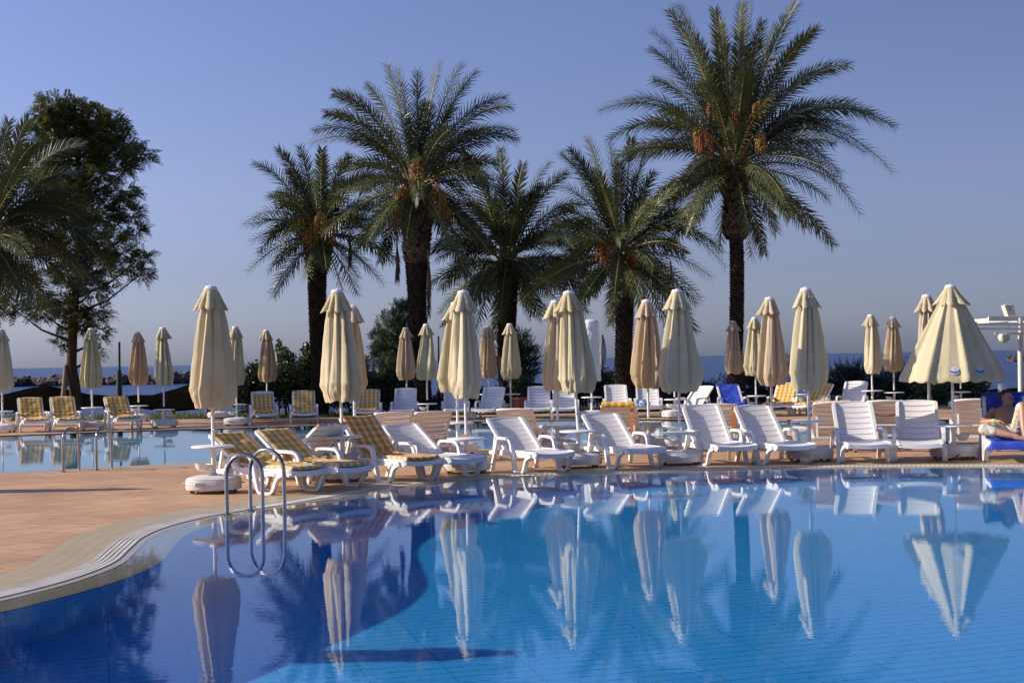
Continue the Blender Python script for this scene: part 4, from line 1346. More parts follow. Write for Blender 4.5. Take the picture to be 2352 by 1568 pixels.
def voxel(o, size, sm=3):
    m = o.modifiers.new('remesh', 'REMESH'); m.mode = 'VOXEL'; m.voxel_size = size; m.use_smooth_shade = True
    if sm:
        s = o.modifiers.new('smooth', 'SMOOTH'); s.factor = 0.5; s.iterations = sm
    return o
def limb(mb, a, b, r0, r1, k=5, bulge=0.0):
    pts, rs = [], []
    for i in range(k + 1):
        t = i / k
        pts.append(a.lerp(b, t)); rs.append(r0 + (r1 - r0) * t + bulge * math.sin(math.pi * t))
    mb.tube(pts, rs, 12)
    mb.ball(a, r0 * .99, 12, 8); mb.ball(b, r1 * .99, 12, 8)
def man():
    # lounger frame: x towards the feet, y to the picture's right, z up
    t = thing('person', 'shirtless man in khaki shorts sitting on the blue towel, one knee raised', 'person', man_l.location, man_l.rotation_euler[2])
    V = Vector
    # +y of the lounger points to the picture's right when it faces the camera
    pel = V((.34, .02, .42)); waist = V((.22, .02, .49)); chest = V((.03, .02, .62)); neckb = V((-.10, .02, .735)); head = V((-.165, .03, .865))
    shl, shr = V((-.04, -.175, .69)), V((-.04, .205, .69))
    hipl, hipr = V((.36, -.08, .425)), V((.36, .12, .425))
    kneel, anklel = V((.68, -.36, .47)), V((.88, .07, .375))
    kneer, ankler = V((.66, .165, .80)), V((.86, .17, .39))
    b = MB()
    # torso
    secs = [(pel, .165, .11), (waist, .150, .10), (V((.12, .02, .555)), .162, .108), (chest, .182, .112), (V((-.055, .02, .695)), .185, .095), (V((-.095, .02, .73)), .115, .07)]
    seg = 20; vs = []
    for (c, rx, ry) in secs:
        for k in range(seg):
            a = TAU * k / seg
            vs.append(c + V((ry * math.cos(a) * .55, rx * math.sin(a), ry * math.cos(a) * .83)))
    fs = [(i * seg + k, i * seg + (k + 1) % seg, (i + 1) * seg + (k + 1) % seg, (i + 1) * seg + k) for i in range(len(secs) - 1) for k in range(seg)]
    fs += [tuple(range(seg - 1, -1, -1)), tuple((len(secs) - 1) * seg + k for k in range(seg))]
    b.add(vs, fs)
    b.tube([neckb + V((.04, 0, -.03)), neckb.lerp(head, .5), head - V((.0, 0, .03))], [.062, .056, .054], 12)
    # head turned to the picture's right and a little towards the camera
    look = V((.62, .78, -.05)).normalized(); up = V((-.22, -.02, 1)).normalized(); sd = up.cross(look).normalized(); up = look.cross(sd)
    def H(f, s, u): return head + look * f + sd * s + up * u
    b.ball(head + up * .03 - look * .012, (.094, .088, .105), 18, 14)
    b.ball(H(.028, 0, -.055), (.062, .058, .062), 14, 10)
    b.ball(H(.070, 0, -.098), (.024, .026, .020), 10, 8)           # chin
    b.tube([H(.085, 0, .030), H(.108, 0, -.010), H(.114, 0, -.024), H(.090, 0, -.034)], [.010, .014, .016, .012], 8)   # nose
    for s in (-1, 1):
        b.tube([H(.080, s * .015, .047), H(.084, s * .038, .050), H(.066, s * .060, .040)], .010, 6)       # brow
        b.ball(H(-.005, s * .090, -.005), (.018, .018, .030), 10, 8)                                     # ear
        b.ball(H(.060, s * .040, -.02), (.022, .022, .02), 8, 6)                                         # cheek
    b.tube([H(.080, -.024, -.060), H(.092, 0, -.058), H(.080, .024, -.060)], .008, 6)
    b.tube([H(.078, -.022, -.074), H(.090, 0, -.073), H(.078, .022, -.074)], .008, 6)
    # arms
    elbl, wril = V((.15, -.34, .55)), V((.36, -.17, .575))
    elbr, wrir = V((.15, .37, .55)), V((.40, .29, .56))
    for s_, e_, w_ in ((shl, elbl, wril), (shr, elbr, wrir)):
        b.ball(s_, .062, 12, 8)
        limb(b, s_, e_, .052, .043, bulge=.004); limb(b, e_, w_, .042, .029, bulge=.006)
    def hand(w_, d, side, down):
        d = d.normalized(); side = side.normalized(); down = down.normalized()
        c = w_ + d * .05
        b.ball(c, (.045, .042, .028), 12, 8)
        for i, (off, ln) in enumerate(((-.030, .062), (-.010, .074), (.011, .068), (.030, .052))):
            p = w_ + d * .085 + side * off
            b.tube([p - d * .02, p + d * ln * .45 + down * .006, p + d * ln * .8 + down * .022, p + d * ln * .95 + down * .040], [.0105, .0095, .009, .007], 8)
        p = w_ + d * .03 - side * .038
        b.tube([p, p + d * .035 - side * .018 + down * .01, p + d * .062 - side * .016 + down * .018], [.013, .011, .008], 8)
    hand(wril, V((.45, .8, -.12)), V((.8, -.45, .2)), V((.3, 0, -1)))
    hand(wrir, V((.95, -.15, .12)), V((.1, 1, 0)), V((.2, 0, -1)))
    # legs
    limb(b, hipl, kneel, .085, .060); limb(b, kneel, anklel, .056, .036, bulge=.012)
    limb(b, hipr, kneer, .085, .060); limb(b, kneer, ankler, .056, .037, bulge=.012)
    def foot(a_, d):
        d = d.normalized(); sdv = V((0, 0, 1)).cross(d)
        b.tube([a_ - d * .045 + V((0, 0, -.01)), a_ + V((0, 0, -.012)), a_ + d * .08 + V((0, 0, -.026)), a_ + d * .15 + V((0, 0, -.036))], [.030, .036, .036, .028], 10)
        for i in range(5):
            p = a_ + d * .155 + sdv * (-.034 + .017 * i) + V((0, 0, -.038))
            b.tube([p - d * .02, p + d * (.024 - .003 * i)], [.011, .009 if i else .012], 8)
    foot(anklel, V((.25, .95, .0))); foot(ankler, V((.75, .25, 0)))
    voxel(b.build('body', M['skin'], t, 180), .0075)
    # hair cap
    h = MB()
    h.ball(head + up * .042 - look * .022, (.099, .094, .106), 20, 14)
    keep = []
    for f in h.f:
        c = sum((h.v[i] for i in f), V((0, 0, 0))) / len(f) - head
        if c.dot(up) > .075 - c.dot(look) * -.9 or c.dot(look) < -.035 and c.dot(up) > -.045:
            keep.append(f)
    h.f = keep; h.mi = [0] * len(keep)
    o = h.build('hair', M['hair'], t, 180)
    so = o.modifiers.new('solid', 'SOLIDIFY'); so.thickness = .012; so.offset = -0.2
    for s in (-1, 1):
        e_ = MB(); e_.ball(H(.078, s * .030, .028), (.012, .012, .008), 8, 6); e_.build('eye', M['hair'], t, 180)
    # shorts: waist, seat and both legs to the knee
    k = MB()
    k.ball(pel + V((0, 0, -.01)), (.135, .185, .125), 18, 12)
    limb(k, hipl, hipl.lerp(kneel, .98), .108, .088); limb(k, hipr, hipr.lerp(kneer, .93), .108, .086)
    limb(k, kneel, kneel.lerp(anklel, .30), .086, .074)
    o = k.build('shorts', M['khaki'], t, 180); voxel(o, .010, 2)
    d = o.modifiers.new('folds', 'DISPLACE'); tx = bpy.data.textures.new('folds', 'CLOUDS'); tx.noise_scale = .07; d.texture = tx; d.strength = .028; d.texture_coords = 'LOCAL'
    w_ = MB(); pa_ = elbl.lerp(wril, .80); pb_ = elbl.lerp(wril, .93)
    w_.tube([pa_, pb_], .037, 14); w_.build('wristband', M['wristband'], t, 60)
    return t
man()

# black flip flops
def flip_flops():
    mb = MB()
    n = 20
    for (z0, z1) in ((0, .022),):
        vs = []
        for z in (z0, z1):
            for k in range(n):
                a = TAU * k / n
                vs.append(Vector((.135 * math.cos(a), (.042 + .010 * math.cos(a)) * math.sin(a), z)))
        fs = [(k, (k + 1) % n, n + (k + 1) % n, n + k) for k in range(n)] + [tuple(range(n - 1, -1, -1)), tuple(n + k for k in range(n))]
        mb.add(vs, fs)
    sole = mb.mesh('sole', M['black_rubber'], 40)
    mb = MB()
    for s in (-1, 1):
        mb.bar([(.075, .02), (.06, .065), (.0, .085), (-.04, .06), (-.055, .02)], .030, .008, [0, s * .012, s * .034, s * .046, s * .05])
    st = mb.mesh('thong_strap', M['black_rubber'], 60)
    for i, (px, py, rz, tilt, lab) in enumerate([(2200, 1056, .15, 0, 'black flip flop lying flat beside the half opened parasol base, left'), (2213, 1054, .5, .5, 'black flip flop tipped on the other one beside the parasol base')]):
        p = at(px, py)
        t = thing('flip_flop', lab, 'flip flop', p + Vector((0, 0, .0 if not tilt else .045)), rz, 'pair of black flip flops')
        t.rotation_euler = (tilt * .8, 0, rz)
        link('sole', sole, t); link('thong_strap', st, t)
flip_flops()

# ------------------------------------------------------------------ pool ladders
def ladder(label, feet, top, treads=2):
    """feet: ((deck foot, pool foot), (deck foot, pool foot))"""
    c = (Vector(feet[0][0]) + Vector(feet[1][0])) / 2
    t = thing('pool_ladder', label, 'pool ladder', c, 0, 'steel pool ladders')
    for (a, b), tz in zip(feet, top):
        a, b = Vector(a) - c, Vector(b) - c
        d = (b - a); half = d.length / 2; d.normalize()
        pts = [a + Vector((0, 0, -.06)), a + Vector((0, 0, .2)), a + Vector((0, 0, tz - half))]
        for k in range(1, 16):
            an = math.pi * k / 16
            pts.append(a + d * (half - half * math.cos(an)) + Vector((0, 0, tz - half + half * math.sin(an))))
        pts += [b + Vector((0, 0, tz - half)), b + Vector((0, 0, .2)), b + Vector((0, 0, -.35)), b + Vector((0, 0, -.8))]
        m = MB(); m.tube(pts, .0215, 16); m.build('handrail', M['steel'], t, 60)
        m = MB(); m.lathe([(.045, -.002), (.045, .010), (.024, .016)], 16, a, cap0=True); m.build('foot_flange', M['steel'], t, 40)
    p, q = Vector(feet[0][1]) - c, Vector(feet[1][1]) - c
    for i in range(treads):
        m = MB()
        ang = math.atan2((q - p).y, (q - p).x)
        m.box((p + q) / 2 + Vector((0, 0, -.25 - .27 * i)), ((q - p).length, .08, .025), Matrix.Rotation(ang, 3, 'Z')); m.build('tread', M['steel'], t, 30)
ladder('steel ladder of two arched handrails at the front pool edge', (((-3.075, 15.20, 0), (-2.67, 15.07, 0)), ((-2.90, 15.62, 0), (-2.49, 15.38, 0))), (.635, .665))
ladder('steel ladder of two narrow arched handrails at the far pool on the left', (((-6.90, 21.78, 0), (-6.76, 22.12, 0)), ((-6.46, 22.02, 0), (-6.32, 22.36, 0))), (.66, .66))
# ------------------------------------------------------------------ palms
ZUP = Vector((0, 0, 1))
def frond(mb, p0, p1, p2, rng, leaf=0.46, n=46, roll=0.0, dens=1.0, thick=0.028, dead=False):
    steps = 14
    pts = [p0 * (1 - t) ** 2 + p1 * 2 * t * (1 - t) + p2 * t * t for t in [i / steps for i in range(steps + 1)]]
    mb.tube(pts, [thick * (1 - .85 * i / steps) + .003 for i in range(steps + 1)], 5, False, 0)
    L = sum((pts[i + 1] - pts[i]).length for i in range(steps))
    n = int(L / 0.042 * dens)
    for i in range(n):
        t = 0.13 + 0.87 * (i + rng.random() * .6) / n
        t = min(t, .999)
        p = p0 * (1 - t) ** 2 + p1 * 2 * t * (1 - t) + p2 * t * t
        T = ((p1 - p0) * (1 - t) + (p2 - p1) * t).normalized()
        S = T.cross(ZUP)
        S = S.normalized() if S.length > .15 else T.orthogonal().normalized()
        if roll:
            S = Matrix.Rotation(roll, 3, T) @ S
        Nn = S.cross(T).normalized()
        ll = leaf * 1.14 * (0.35 + 0.65 * min(1, (t - .08) / .28)) * (1 - .40 * max(0, (t - .55) / .45) ** 1.8) * rng.uniform(.9, 1.1)
        phi = R(54 - 26 * t + rng.uniform(-6, 6))
        for s in (-1, 1):
            if dead:
                d = (S * s * .25 + T * .6 + Nn * rng.uniform(-.2, .2) + Vector((0, 0, -.6))).normalized()
            else:
                d = (S * s * math.sin(phi) + T * math.cos(phi) + Nn * ((.52, .05, -.38)[i % 3] + rng.uniform(-.12, .12))).normalized()
            wv = (d.cross(Nn)).normalized() * (0.019 if t < .85 else .014)
            a = p
            m = p + d * ll * .45
            e = p + d * ll + Vector((0, 0, -1)) * ll * rng.uniform(.04, .20)
            mb.add([a - wv * .6, a + wv * .6, m + wv, m - wv, e], [(0, 1, 2, 3), (3, 2, 4)], 1)
def palm(label, Y, bx, crown, widths, tips, nrand, L, seed, boots=(0.75, 1.0), bunches=(), dead=(), leaf=.46, elev=(86, -38), ring=.085, front_bias=0.0, dens=1.0):
    rng = random.Random(seed)
    C = deep(crown[0], crown[1], Y)
    basep = deep(bx, 900, Y); base = Vector((basep.x, Y, -0.02))
    sc_ = FPX / Y
    t = thing('palm_tree', label, 'palm tree', base, 0, 'date palms behind the far deck')
    c = C - base
    H = c.z
    def axis_pt(f): return Vector((c.x * f + .06 * math.sin(f * 5 + seed), .05 * math.sin(f * 4 + seed), H * f))
    def rad(f):
        for (f0, w0), (f1, w1) in zip(widths, widths[1:]):
            if f <= f1: return (w0 + (w1 - w0) * (f - f0) / (f1 - f0)) / sc_ / 2
        return widths[-1][1] / sc_ / 2
    mb = MB()
    n = 40
    mb.tube([axis_pt(i / n) for i in range(n + 1)], [rad(i / n) * .9 for i in range(n + 1)], 18)
    stub = MB()
    rows = int(H / ring)
    for r_ in range(rows):
        f = (r_ + .5) / rows
        k = max(9, int(TAU * rad(f) / .115))
        ctr = axis_pt(f)
        isboot = boots[0] <= f <= boots[1]
        for j in range(k):
            a = TAU * (j + .5 * (r_ % 2)) / k + rng.uniform(-.06, .06)
            ra = rad(f)
            out = Vector((math.cos(a), math.sin(a), 0)); tan = Vector((-out.y, out.x, 0))
            w = TAU * ra / k * .52
            pr = rng.uniform(.03, .055) if not isboot else rng.uniform(.03, .13)
            h = ring * (1.25 if not isboot else rng.uniform(1.4, 2.6))
            z0 = -h * .5
            q = ctr + out * (ra * .84)
            vs = [q - tan * w + ZUP * z0, q + tan * w + ZUP * z0, q + tan * w * .9 + ZUP * (h * .5), q - tan * w * .9 + ZUP * (h * .5)]
            o2 = ctr + out * (ra * .93)
            o3 = ctr + out * (ra + pr)
            vs += [o2 - tan * w + ZUP * z0, o2 + tan * w + ZUP * z0, o3 + tan * w * .7 + ZUP * (h * .5 + pr * .5), o3 - tan * w * .7 + ZUP * (h * .5 + pr * .5)]
            (stub if isboot and rng.random() < .8 else mb).add(vs, [(0, 3, 2, 1), (4, 5, 6, 7), (0, 1, 5, 4), (2, 3, 7, 6), (1, 2, 6, 5), (3, 0, 4, 7)])
    mb.build('trunk', M['trunk_palm'], t, 30)
    if stub.v: stub.build('leaf_stubs', M['boots'], t, 30)
    cr = MB()
    top = c + Vector((0, 0, .05))
    def place(tip, roll=None):
        d = tip - top
        hor = math.hypot(d.x, d.y); ln = d.length
        lift = 0.38 * hor + .06 * ln + (.14 * ln if d.z < 0 else 0)
        start = top + Vector((d.x, d.y, 0)).normalized() * .12 + Vector((0, 0, rng.uniform(-.25, .2)))
        mid = top + d * .48 + ZUP * lift
        frond(cr, start, mid, tip, rng, leaf, roll=rng.uniform(-1.0, 1.0) if roll is None else roll, dens=dens)
    for tp in tips:
        px, py = tp[0], tp[1]
        dy = tp[2] if len(tp) > 2 else rng.uniform(-.9, .9)
        place(deep(px, py, Y + dy) - base)
    for i in range(nrand):
        u = (i + .5) / nrand
        az = i * 2.39996 + rng.uniform(-.25, .25)
        e = R(elev[0] + (elev[1] - elev[0]) * u ** .85 + rng.uniform(-8, 8))
        ln = L * (0.78 + .30 * math.sin(math.pi * min(1, u * 1.1 + .15))) * rng.uniform(.85, 1.1)
        d = Vector((math.cos(az) * math.cos(e), math.sin(az) * math.cos(e), math.sin(e)))
        start = top + Vector((d.x, d.y, 0)) * .14 + Vector((0, 0, .15 - .4 * u))
        mid = start + d * ln * .5
        droop = (.12 + .30 * math.cos(e)) * ln
        tip = start + d * ln * .93 - ZUP * droop
        frond(cr, start, mid, tip, rng, leaf, roll=rng.uniform(-1.1, 1.1), dens=dens)
    cr.build('crown', [M['rachis'], M['leaf_palm']], t, 0)
    for (px, py, dy, ln) in dead:
        q = deep(px, py, Y + dy) - base
        dm = MB(); s0 = q + ZUP * ln
        frond(dm, s0, q + ZUP * ln * .5 + Vector((.05, 0, 0)), q, rng, .34, dens=.9, dead=True)
        dm.build('dead_frond', [M['leaf_palm_dry'], M['leaf_palm_dry']], t, 0)
    for (px, py, dy, size, ripe) in bunches:
        q = deep(px, py, Y + dy) - base
        b = MB()
        root = top + (q - top) * .25 + Vector((0, 0, .1))
        neck = q + ZUP * size * .9
        b.tube([root, (root + neck) / 2 + ZUP * .18, neck], .03, 6, mi=0)
        for i in range(34):
            a = rng.uniform(0, TAU); rr = size * .42 * math.sqrt(rng.random())
            e = q + Vector((rr * math.cos(a), rr * math.sin(a), rng.uniform(-.55, .35) * size))
            m = neck + (e - neck) * .5 + Vector((math.cos(a), math.sin(a), 0)) * rr * .5 + ZUP * .08
            b.tube([neck, m, e], .007, 4, False, 0)
            for k in range(7):
                f = .45 + .55 * k / 6
                pt = neck * (1 - f) ** 2 + m * 2 * f * (1 - f) + e * f * f
                pt = pt + Vector((rng.uniform(-.03, .03), rng.uniform(-.03, .03), rng.uniform(-.03, .03)))
                b.ball(pt, (.022, .022, .030), 5, 3, 1)
        b.build('fruit_bunch', [M['date_stalk'], M['date_ripe' if ripe else 'date_fruit']], t, 80)
    return t
palm('small crowned date palm at the left end of the five, with olive fruit bunches', 43.5, 728, (735, 540), [(0, 40), (.55, 37), (.78, 40), (.9, 56), (1, 54)],
     [(585, 378), (560, 515), (598, 578), (640, 345), (690, 340), (740, 345), (800, 360), (850, 400), (880, 545), (855, 470), (640, 470), (620, 540), (830, 520), (665, 395), (790, 460)],
     34, 2.5, 1, (.80, .99), [(690, 535, -.5, .5, 0), (715, 560, -.9, .6, 0), (760, 545, -.6, .55, 0), (735, 520, -1.0, .5, 0)], [(803, 607, -.3, .9)], .42)
palm('thick trunked date palm, second from the left of the five, with orange fruit stalks', 42.5, 968, (957, 430), [(0, 37), (.5, 39), (.62, 46), (.85, 62), (1, 60)],
     [(750, 262), (770, 215), (715, 330), (725, 300), (890, 150), (915, 160), (1010, 145), (1095, 165), (1060, 150), (1170, 245), (1185, 320), (1160, 225), (800, 210), (960, 170), (1110, 400), (800, 395), (1075, 470), (860, 480), (1120, 300), (1180, 300, 1.2), (845, 195, 1.0), (1075, 190)],
     40, 3.1, 2, (.66, .99), [(925, 485, -.7, .75, 0), (905, 505, -.4, .7, 0), (1005, 470, -.7, .7, 0), (1020, 510, -.3, .6, 0), (955, 410, -1.0, .6, 0)], [(912, 640, -.2, 1.2), (985, 720, -.45, 1.9)], .46)
palm('dark shaded date palm in the middle of the five, with dense low crown', 44.5, 1168, (1165, 600), [(0, 36), (.7, 38), (.88, 40), (1, 54)],
     [(1005, 560), (1030, 640), (1040, 420), (1090, 370), (1150, 345), (1200, 380), (1260, 375), (1300, 400), (1340, 470), (1360, 620), (1340, 560), (1215, 660), (1000, 500), (1060, 345), (1290, 560), (1130, 400), (1240, 430), (1020, 590), (1310, 640)],
     44, 3.1, 3, (.86, .99), [(1150, 640, -.4, .35, 1)], [], .46)
palm('date palm second from the right of the five, rough trunk and arching fronds', 41.5, 1436, (1428, 585), [(0, 33), (.5, 36), (.75, 42), (.9, 50), (1, 48)],
     [(1290, 355), (1310, 345), (1350, 320), (1400, 330), (1450, 320), (1290, 430), (1300, 620), (1310, 540), (1600, 500), (1640, 560), (1668, 615), (1660, 580), (1535, 630), (1500, 400), (1560, 455), (1410, 350), (1350, 400), (1480, 350), (1340, 500)],
     42, 3.0, 4, (.72, .99), [(1385, 590, -.6, .5, 1), (1450, 600, -.5, .4, 1)], [(1540, 640, -.5, .5), (1330, 632, -.5, .5)], .44)
palm('tallest date palm with wide crown, thin dark trunk and orange fruit stalks, on the right', 41.0, 1690, (1687, 385), [(0, 29), (.70, 28), (.715, 52), (.82, 50), (.86, 40), (.90, 58), (1, 58)],
     [(1497, 70), (1495, 115), (1540, 28), (1560, 15), (1642, 25), (1655, 55), (1725, 0), (1705, 10), (1750, 55), (1828, 12), (1875, 68), (1860, 80), (1948, 150), (1910, 165), (2052, 290), (2000, 260), (2050, 395), (1985, 350), (1975, 490), (1930, 400), (1815, 465), (1378, 255), (1440, 230), (1505, 185), (1400, 320), (1420, 380), (1480, 370), (1540, 480), (1570, 520), (1600, 90), (1780, 70), (1960, 300), (1900, 290), (1760, 480), (1620, 460)],
     38, 3.7, 5, (.715, .995), [(1618, 345, -.9, .6, 1), (1640, 255, -.5, .45, 1), (1742, 270, -.6, .5, 1), (1748, 335, -.9, .4, 0), (1605, 318, -.8, .4, 0), (1690, 275, -.6, .35, 1)], [], .47, elev=(84, -30))
palm('large date palm at the left edge of the photo, fronds overlapping the leafy tree', 39.0, -40, (-28, 545), [(0, 50), (.6, 50), (.85, 60), (1, 66)],
     [(66, 275), (20, 280), (110, 320), (176, 400), (185, 335), (234, 494), (250, 560), (275, 655), (245, 700), (99, 685), (51, 696), (20, 690), (150, 440), (205, 455), (230, 600), (160, 600), (130, 540), (80, 330), (60, 380), (-200, 400), (-220, 560), (-150, 300), (190, 640), (140, 640)],
     30, 3.1, 6, (.7, .99), [], [], .48)

# ------------------------------------------------------------------ leafy trees, shrubs and hedge
def rnd_dir(rng):
    while True:
        v = Vector((rng.uniform(-1, 1), rng.uniform(-1, 1), rng.uniform(-1, 1)))
        if 0.05 < v.length < 1: return v.normalized()
def spray(mb, p, d, ln, rng, pairs=6, wid=.16, mi=0):
    """one fern-like leaf: narrow leaflets in pairs along a drooping midrib"""
    s = d.cross(ZUP)
    s = s.normalized() if s.length > .1 else d.orthogonal().normalized()
    s = Matrix.Rotation(rng.uniform(-1.0, 1.0), 3, d) @ s
    u = s.cross(d)
    tip = p + d * ln - ZUP * ln * .22
    for i in range(pairs):
        t = .12 + .85 * i / pairs
        q = p.lerp(tip, t) + ZUP * ln * .10 * math.sin(math.pi * t)
        ll = ln * .46 * (1 - .55 * t) * rng.uniform(.8, 1.15)
        for sg in (-1, 1):
            e = q + (s * sg * .80 + d * .62 + u * rng.uniform(-.15, .25)).normalized() * ll
            m = (q + e) / 2
            w = (d * .5 - s * sg * .5).normalized() * ll * wid
            mb.add([q, m + w, e, m - w], [(0, 1, 2, 3)], mi)
    mb.add([p - s * .006, p + s * .006, tip], [(0, 1, 2)], mi)
def leaf(mb, p, d, ln, rng, mi=0):
    s = d.cross(rnd_dir(rng)).normalized()
    m = p + d * ln * .45
    w = s * ln * rng.uniform(.24, .36)
    mb.add([p, m + w, p + d * ln - ZUP * ln * .1, m - w], [(0, 1, 2, 3)], mi)
def needle_spike(mb, p, d, ln, rng, mi=0):
    for k in range(9):
        t = k / 9
        q = p + d * ln * t
        for _ in range(2):
            e = q + (d * .8 + rnd_dir(rng) * .7).normalized() * ln * .30 * (1 - .5 * t)
            s = d.cross(rnd_dir(rng)).normalized() * .012
            mb.add([q - s, q + s, e], [(0, 1, 2)], mi)
def plant(name, label, cat, Y, basex, blobs, style, mat, density, size, seed, stems=True, stem_mat='bark', trunk=None, group=None, blossoms=0, yz=0.0, depthf=.75):
    rng = random.Random(seed)
    basep = deep(basex, 900, Y); base = Vector((basep.x, Y, yz))
    s_ = FPX / Y
    t = thing(name, label, cat, base, 0, group)
    mb = MB(); bl = MB(); st = MB()
    for (cx, cy, rx, ry) in blobs:
        dy = rng.uniform(-.5, .5) * depthf
        c = deep(cx, cy, Y + dy) - base
        a, b_ = rx / s_, ry / s_
        dp = max(a, b_) * depthf
        n = int(rx * ry * density)
        for _ in range(n):
            d = rnd_dir(rng)
            r = rng.random() ** .42 * rng.uniform(.8, 1.12)
            # uneven outline: noise pulls the surface in and out
            r *= 1 + .35 * noise.noise(d * 2.3 + Vector((cx, cy, seed)))
            p = c + Vector((d.x * a * r, d.y * dp * r, d.z * b_ * r))
            if p.z < 0.02: p.z = rng.uniform(.02, .2)
            if style == 'spray':
                dd = (Vector((d.x, d.y, d.z * .4 - .05)) + rnd_dir(rng) * .7).normalized()
                spray(mb, p, dd, size * rng.uniform(.7, 1.25), rng)
            elif style == 'up':
                dd = (ZUP * .9 + d * .6 + rnd_dir(rng) * .5).normalized()
                spray(mb, p, dd, size * rng.uniform(.7, 1.25), rng, 6, .12)
            elif style == 'leaf':
                leaf(mb, p, (d * .5 + rnd_dir(rng) + ZUP * .2).normalized(), size * rng.uniform(.6, 1.3), rng)
            elif style == 'needle':
                needle_spike(mb, p, (Vector((d.x, d.y, .35 + max(d.z, 0))) + rnd_dir(rng) * .4).normalized(), size * rng.uniform(.6, 1.3), rng)
        for _ in range(int(n * blossoms)):
            d = rnd_dir(rng)
            p = c + Vector((d.x * a, -abs(d.y) * dp, abs(d.z) * b_)) * rng.uniform(.85, 1.1)
            for _k in range(4): leaf(bl, p + rnd_dir(rng) * .02, rnd_dir(rng), .045, rng)
        if stems:
            if trunk:
                pts, rads = trunk
                # branch leaves the trunk somewhat below the clump
                zt = max(.3, min(c.z - .45 * abs(c.x) - .25, pts[-1][2] * .97))
                for (q0, q1) in zip(pts, pts[1:]):
                    if q0[2] <= zt <= q1[2]:
                        f = (zt - q0[2]) / (q1[2] - q0[2]); q = Vector(q0).lerp(Vector(q1), f); break
                else:
                    q = Vector(pts[-1])
                st.tube([q, q.lerp(c, .5) + Vector((0, 0, -.08 * (c - q).length)), c], [.05, .03, .012], 6)
            else:
                for _k in range(2):
                    q = Vector((c.x * .55 + rng.uniform(-.15, .15), rng.uniform(-.15, .15), 0))
                    st.tube([q, q.lerp(c, .5) + rnd_dir(rng) * .1, c + ZUP * b_ * .5], [.028, .018, .008], 5)
    if trunk:
        tr = MB(); tr.tube(trunk[0], trunk[1], 12); tr.build('trunk', M[stem_mat], t, 60)
    mb.build('crown' if trunk else 'foliage', mat if not isinstance(mat, str) else M[mat], t, 0)
    if stems and st.v: st.build('branches' if trunk else 'stems', M[stem_mat], t, 60)
    if bl.v: bl.build('blossoms', M['blossom'], t, 0)
    return t

TREE = [(124, 250, 40, 28), (175, 250, 40, 28), (215, 275, 45, 25), (255, 290, 35, 25), (110, 290, 45, 30), (165, 300, 60, 30), (230, 320, 60, 28), (290, 335, 40, 18), (325, 362, 34, 16), (270, 372, 55, 22),
        (190, 350, 70, 30), (120, 345, 55, 30), (150, 400, 70, 30), (225, 405, 50, 18), (290, 440, 30, 12), (245, 455, 45, 16), (170, 450, 60, 25), (110, 420, 40, 40), (300, 490, 32, 14), (240, 500, 50, 20),
        (160, 510, 60, 25), (310, 525, 22, 14), (250, 545, 45, 20), (170, 565, 60, 28), (275, 580, 45, 14), (325, 590, 22, 16), (325, 628, 20, 20), (230, 610, 50, 25), (160, 630, 60, 25), (100, 560, 40, 30),
        (215, 665, 40, 18), (130, 690, 40, 16), (98, 715, 35, 16), (25, 705, 30, 20), (160, 720, 40, 20), (220, 720, 35, 16), (232, 768, 16, 20), (140, 785, 22, 14), (185, 750, 30, 22), (222, 808, 12, 12), (60, 640, 30, 20)]
TY = 43.0
tb = deep(174, 900, TY)
tp = []
for (px, py) in ((174, 950), (172, 900), (165, 840), (166, 780), (170, 720), (178, 640), (182, 520), (180, 400), (176, 300), (172, 250)):
    q = deep(px, py, TY); tp.append((q.x - tb.x, 0.03 * math.sin(py), q.z))
tp[0] = (tp[0][0], 0, -.05)
plant('leafy_tree', 'tall dark fern leaved tree with layered clumps on the left', 'tree', TY, 174, TREE, 'spray', 'leaf_tree', .135, .38, 21, trunk=(tp, [.19, .165, .15, .135, .125, .11, .09, .07, .05, .03]))
# its leaning support
q0, q1 = deep(140, 930, 42.7), deep(152, 838, 42.9); q0.z = min(q0.z, -.02)
b = MB(); b.tube([q0, q1], [.085, .07], 10); o = b.build('tree_stake', M['wood'], None, 50)
tag(o, 'thick wooden stake leaning against the trunk of the leafy tree', 'stake')

H = 'shrubs of the hedge behind the far deck'
def hedge(label, Y, bx, blobs, seed, mat='leaf_hedge', style='leaf', density=1.25, size=.095, blossoms=0.0, name='shrub', cat='shrub', **kw):
    return plant(name, label, cat, Y, bx, blobs, style, mat, density, size, seed, group=H, blossoms=blossoms, **kw)
hedge('dark flowering shrub at the left end of the hedge, right of the largest parasol', 44.2, 590, [(585, 885, 45, 45), (560, 900, 40, 42), (620, 880, 40, 45), (590, 850, 25, 20)], 31, blossoms=.012)
hedge('flowering shrub with tall leafy shoots beside the flag post', 44.4, 660, [(650, 880, 40, 55), (690, 875, 40, 50), (655, 820, 14, 28), (642, 806, 8, 25), (668, 825, 10, 14), (700, 840, 22, 18)], 32, blossoms=.012)
hedge('leafy shrub at the foot of the leftmost trunk of the five palms', 44.0, 712, [(708, 835, 22, 30), (705, 805, 12, 20), (725, 880, 40, 50), (700, 860, 30, 30)], 33, blossoms=.005)
hedge('dark leafy shrub behind the second near parasol', 44.3, 800, [(790, 885, 50, 55), (830, 880, 35, 45), (838, 835, 10, 20), (770, 895, 40, 45)], 34)
hedge('dark shrub below the feathery tree shrub', 44.8, 890, [(870, 900, 45, 48), (920, 905, 45, 48), (950, 905, 40, 40)], 35)
hedge('pale green rounded shrub left of the third near parasol poles', 43.3, 1020, [(1012, 920, 18, 24), (1000, 928, 12, 16)], 36, density=1.1)
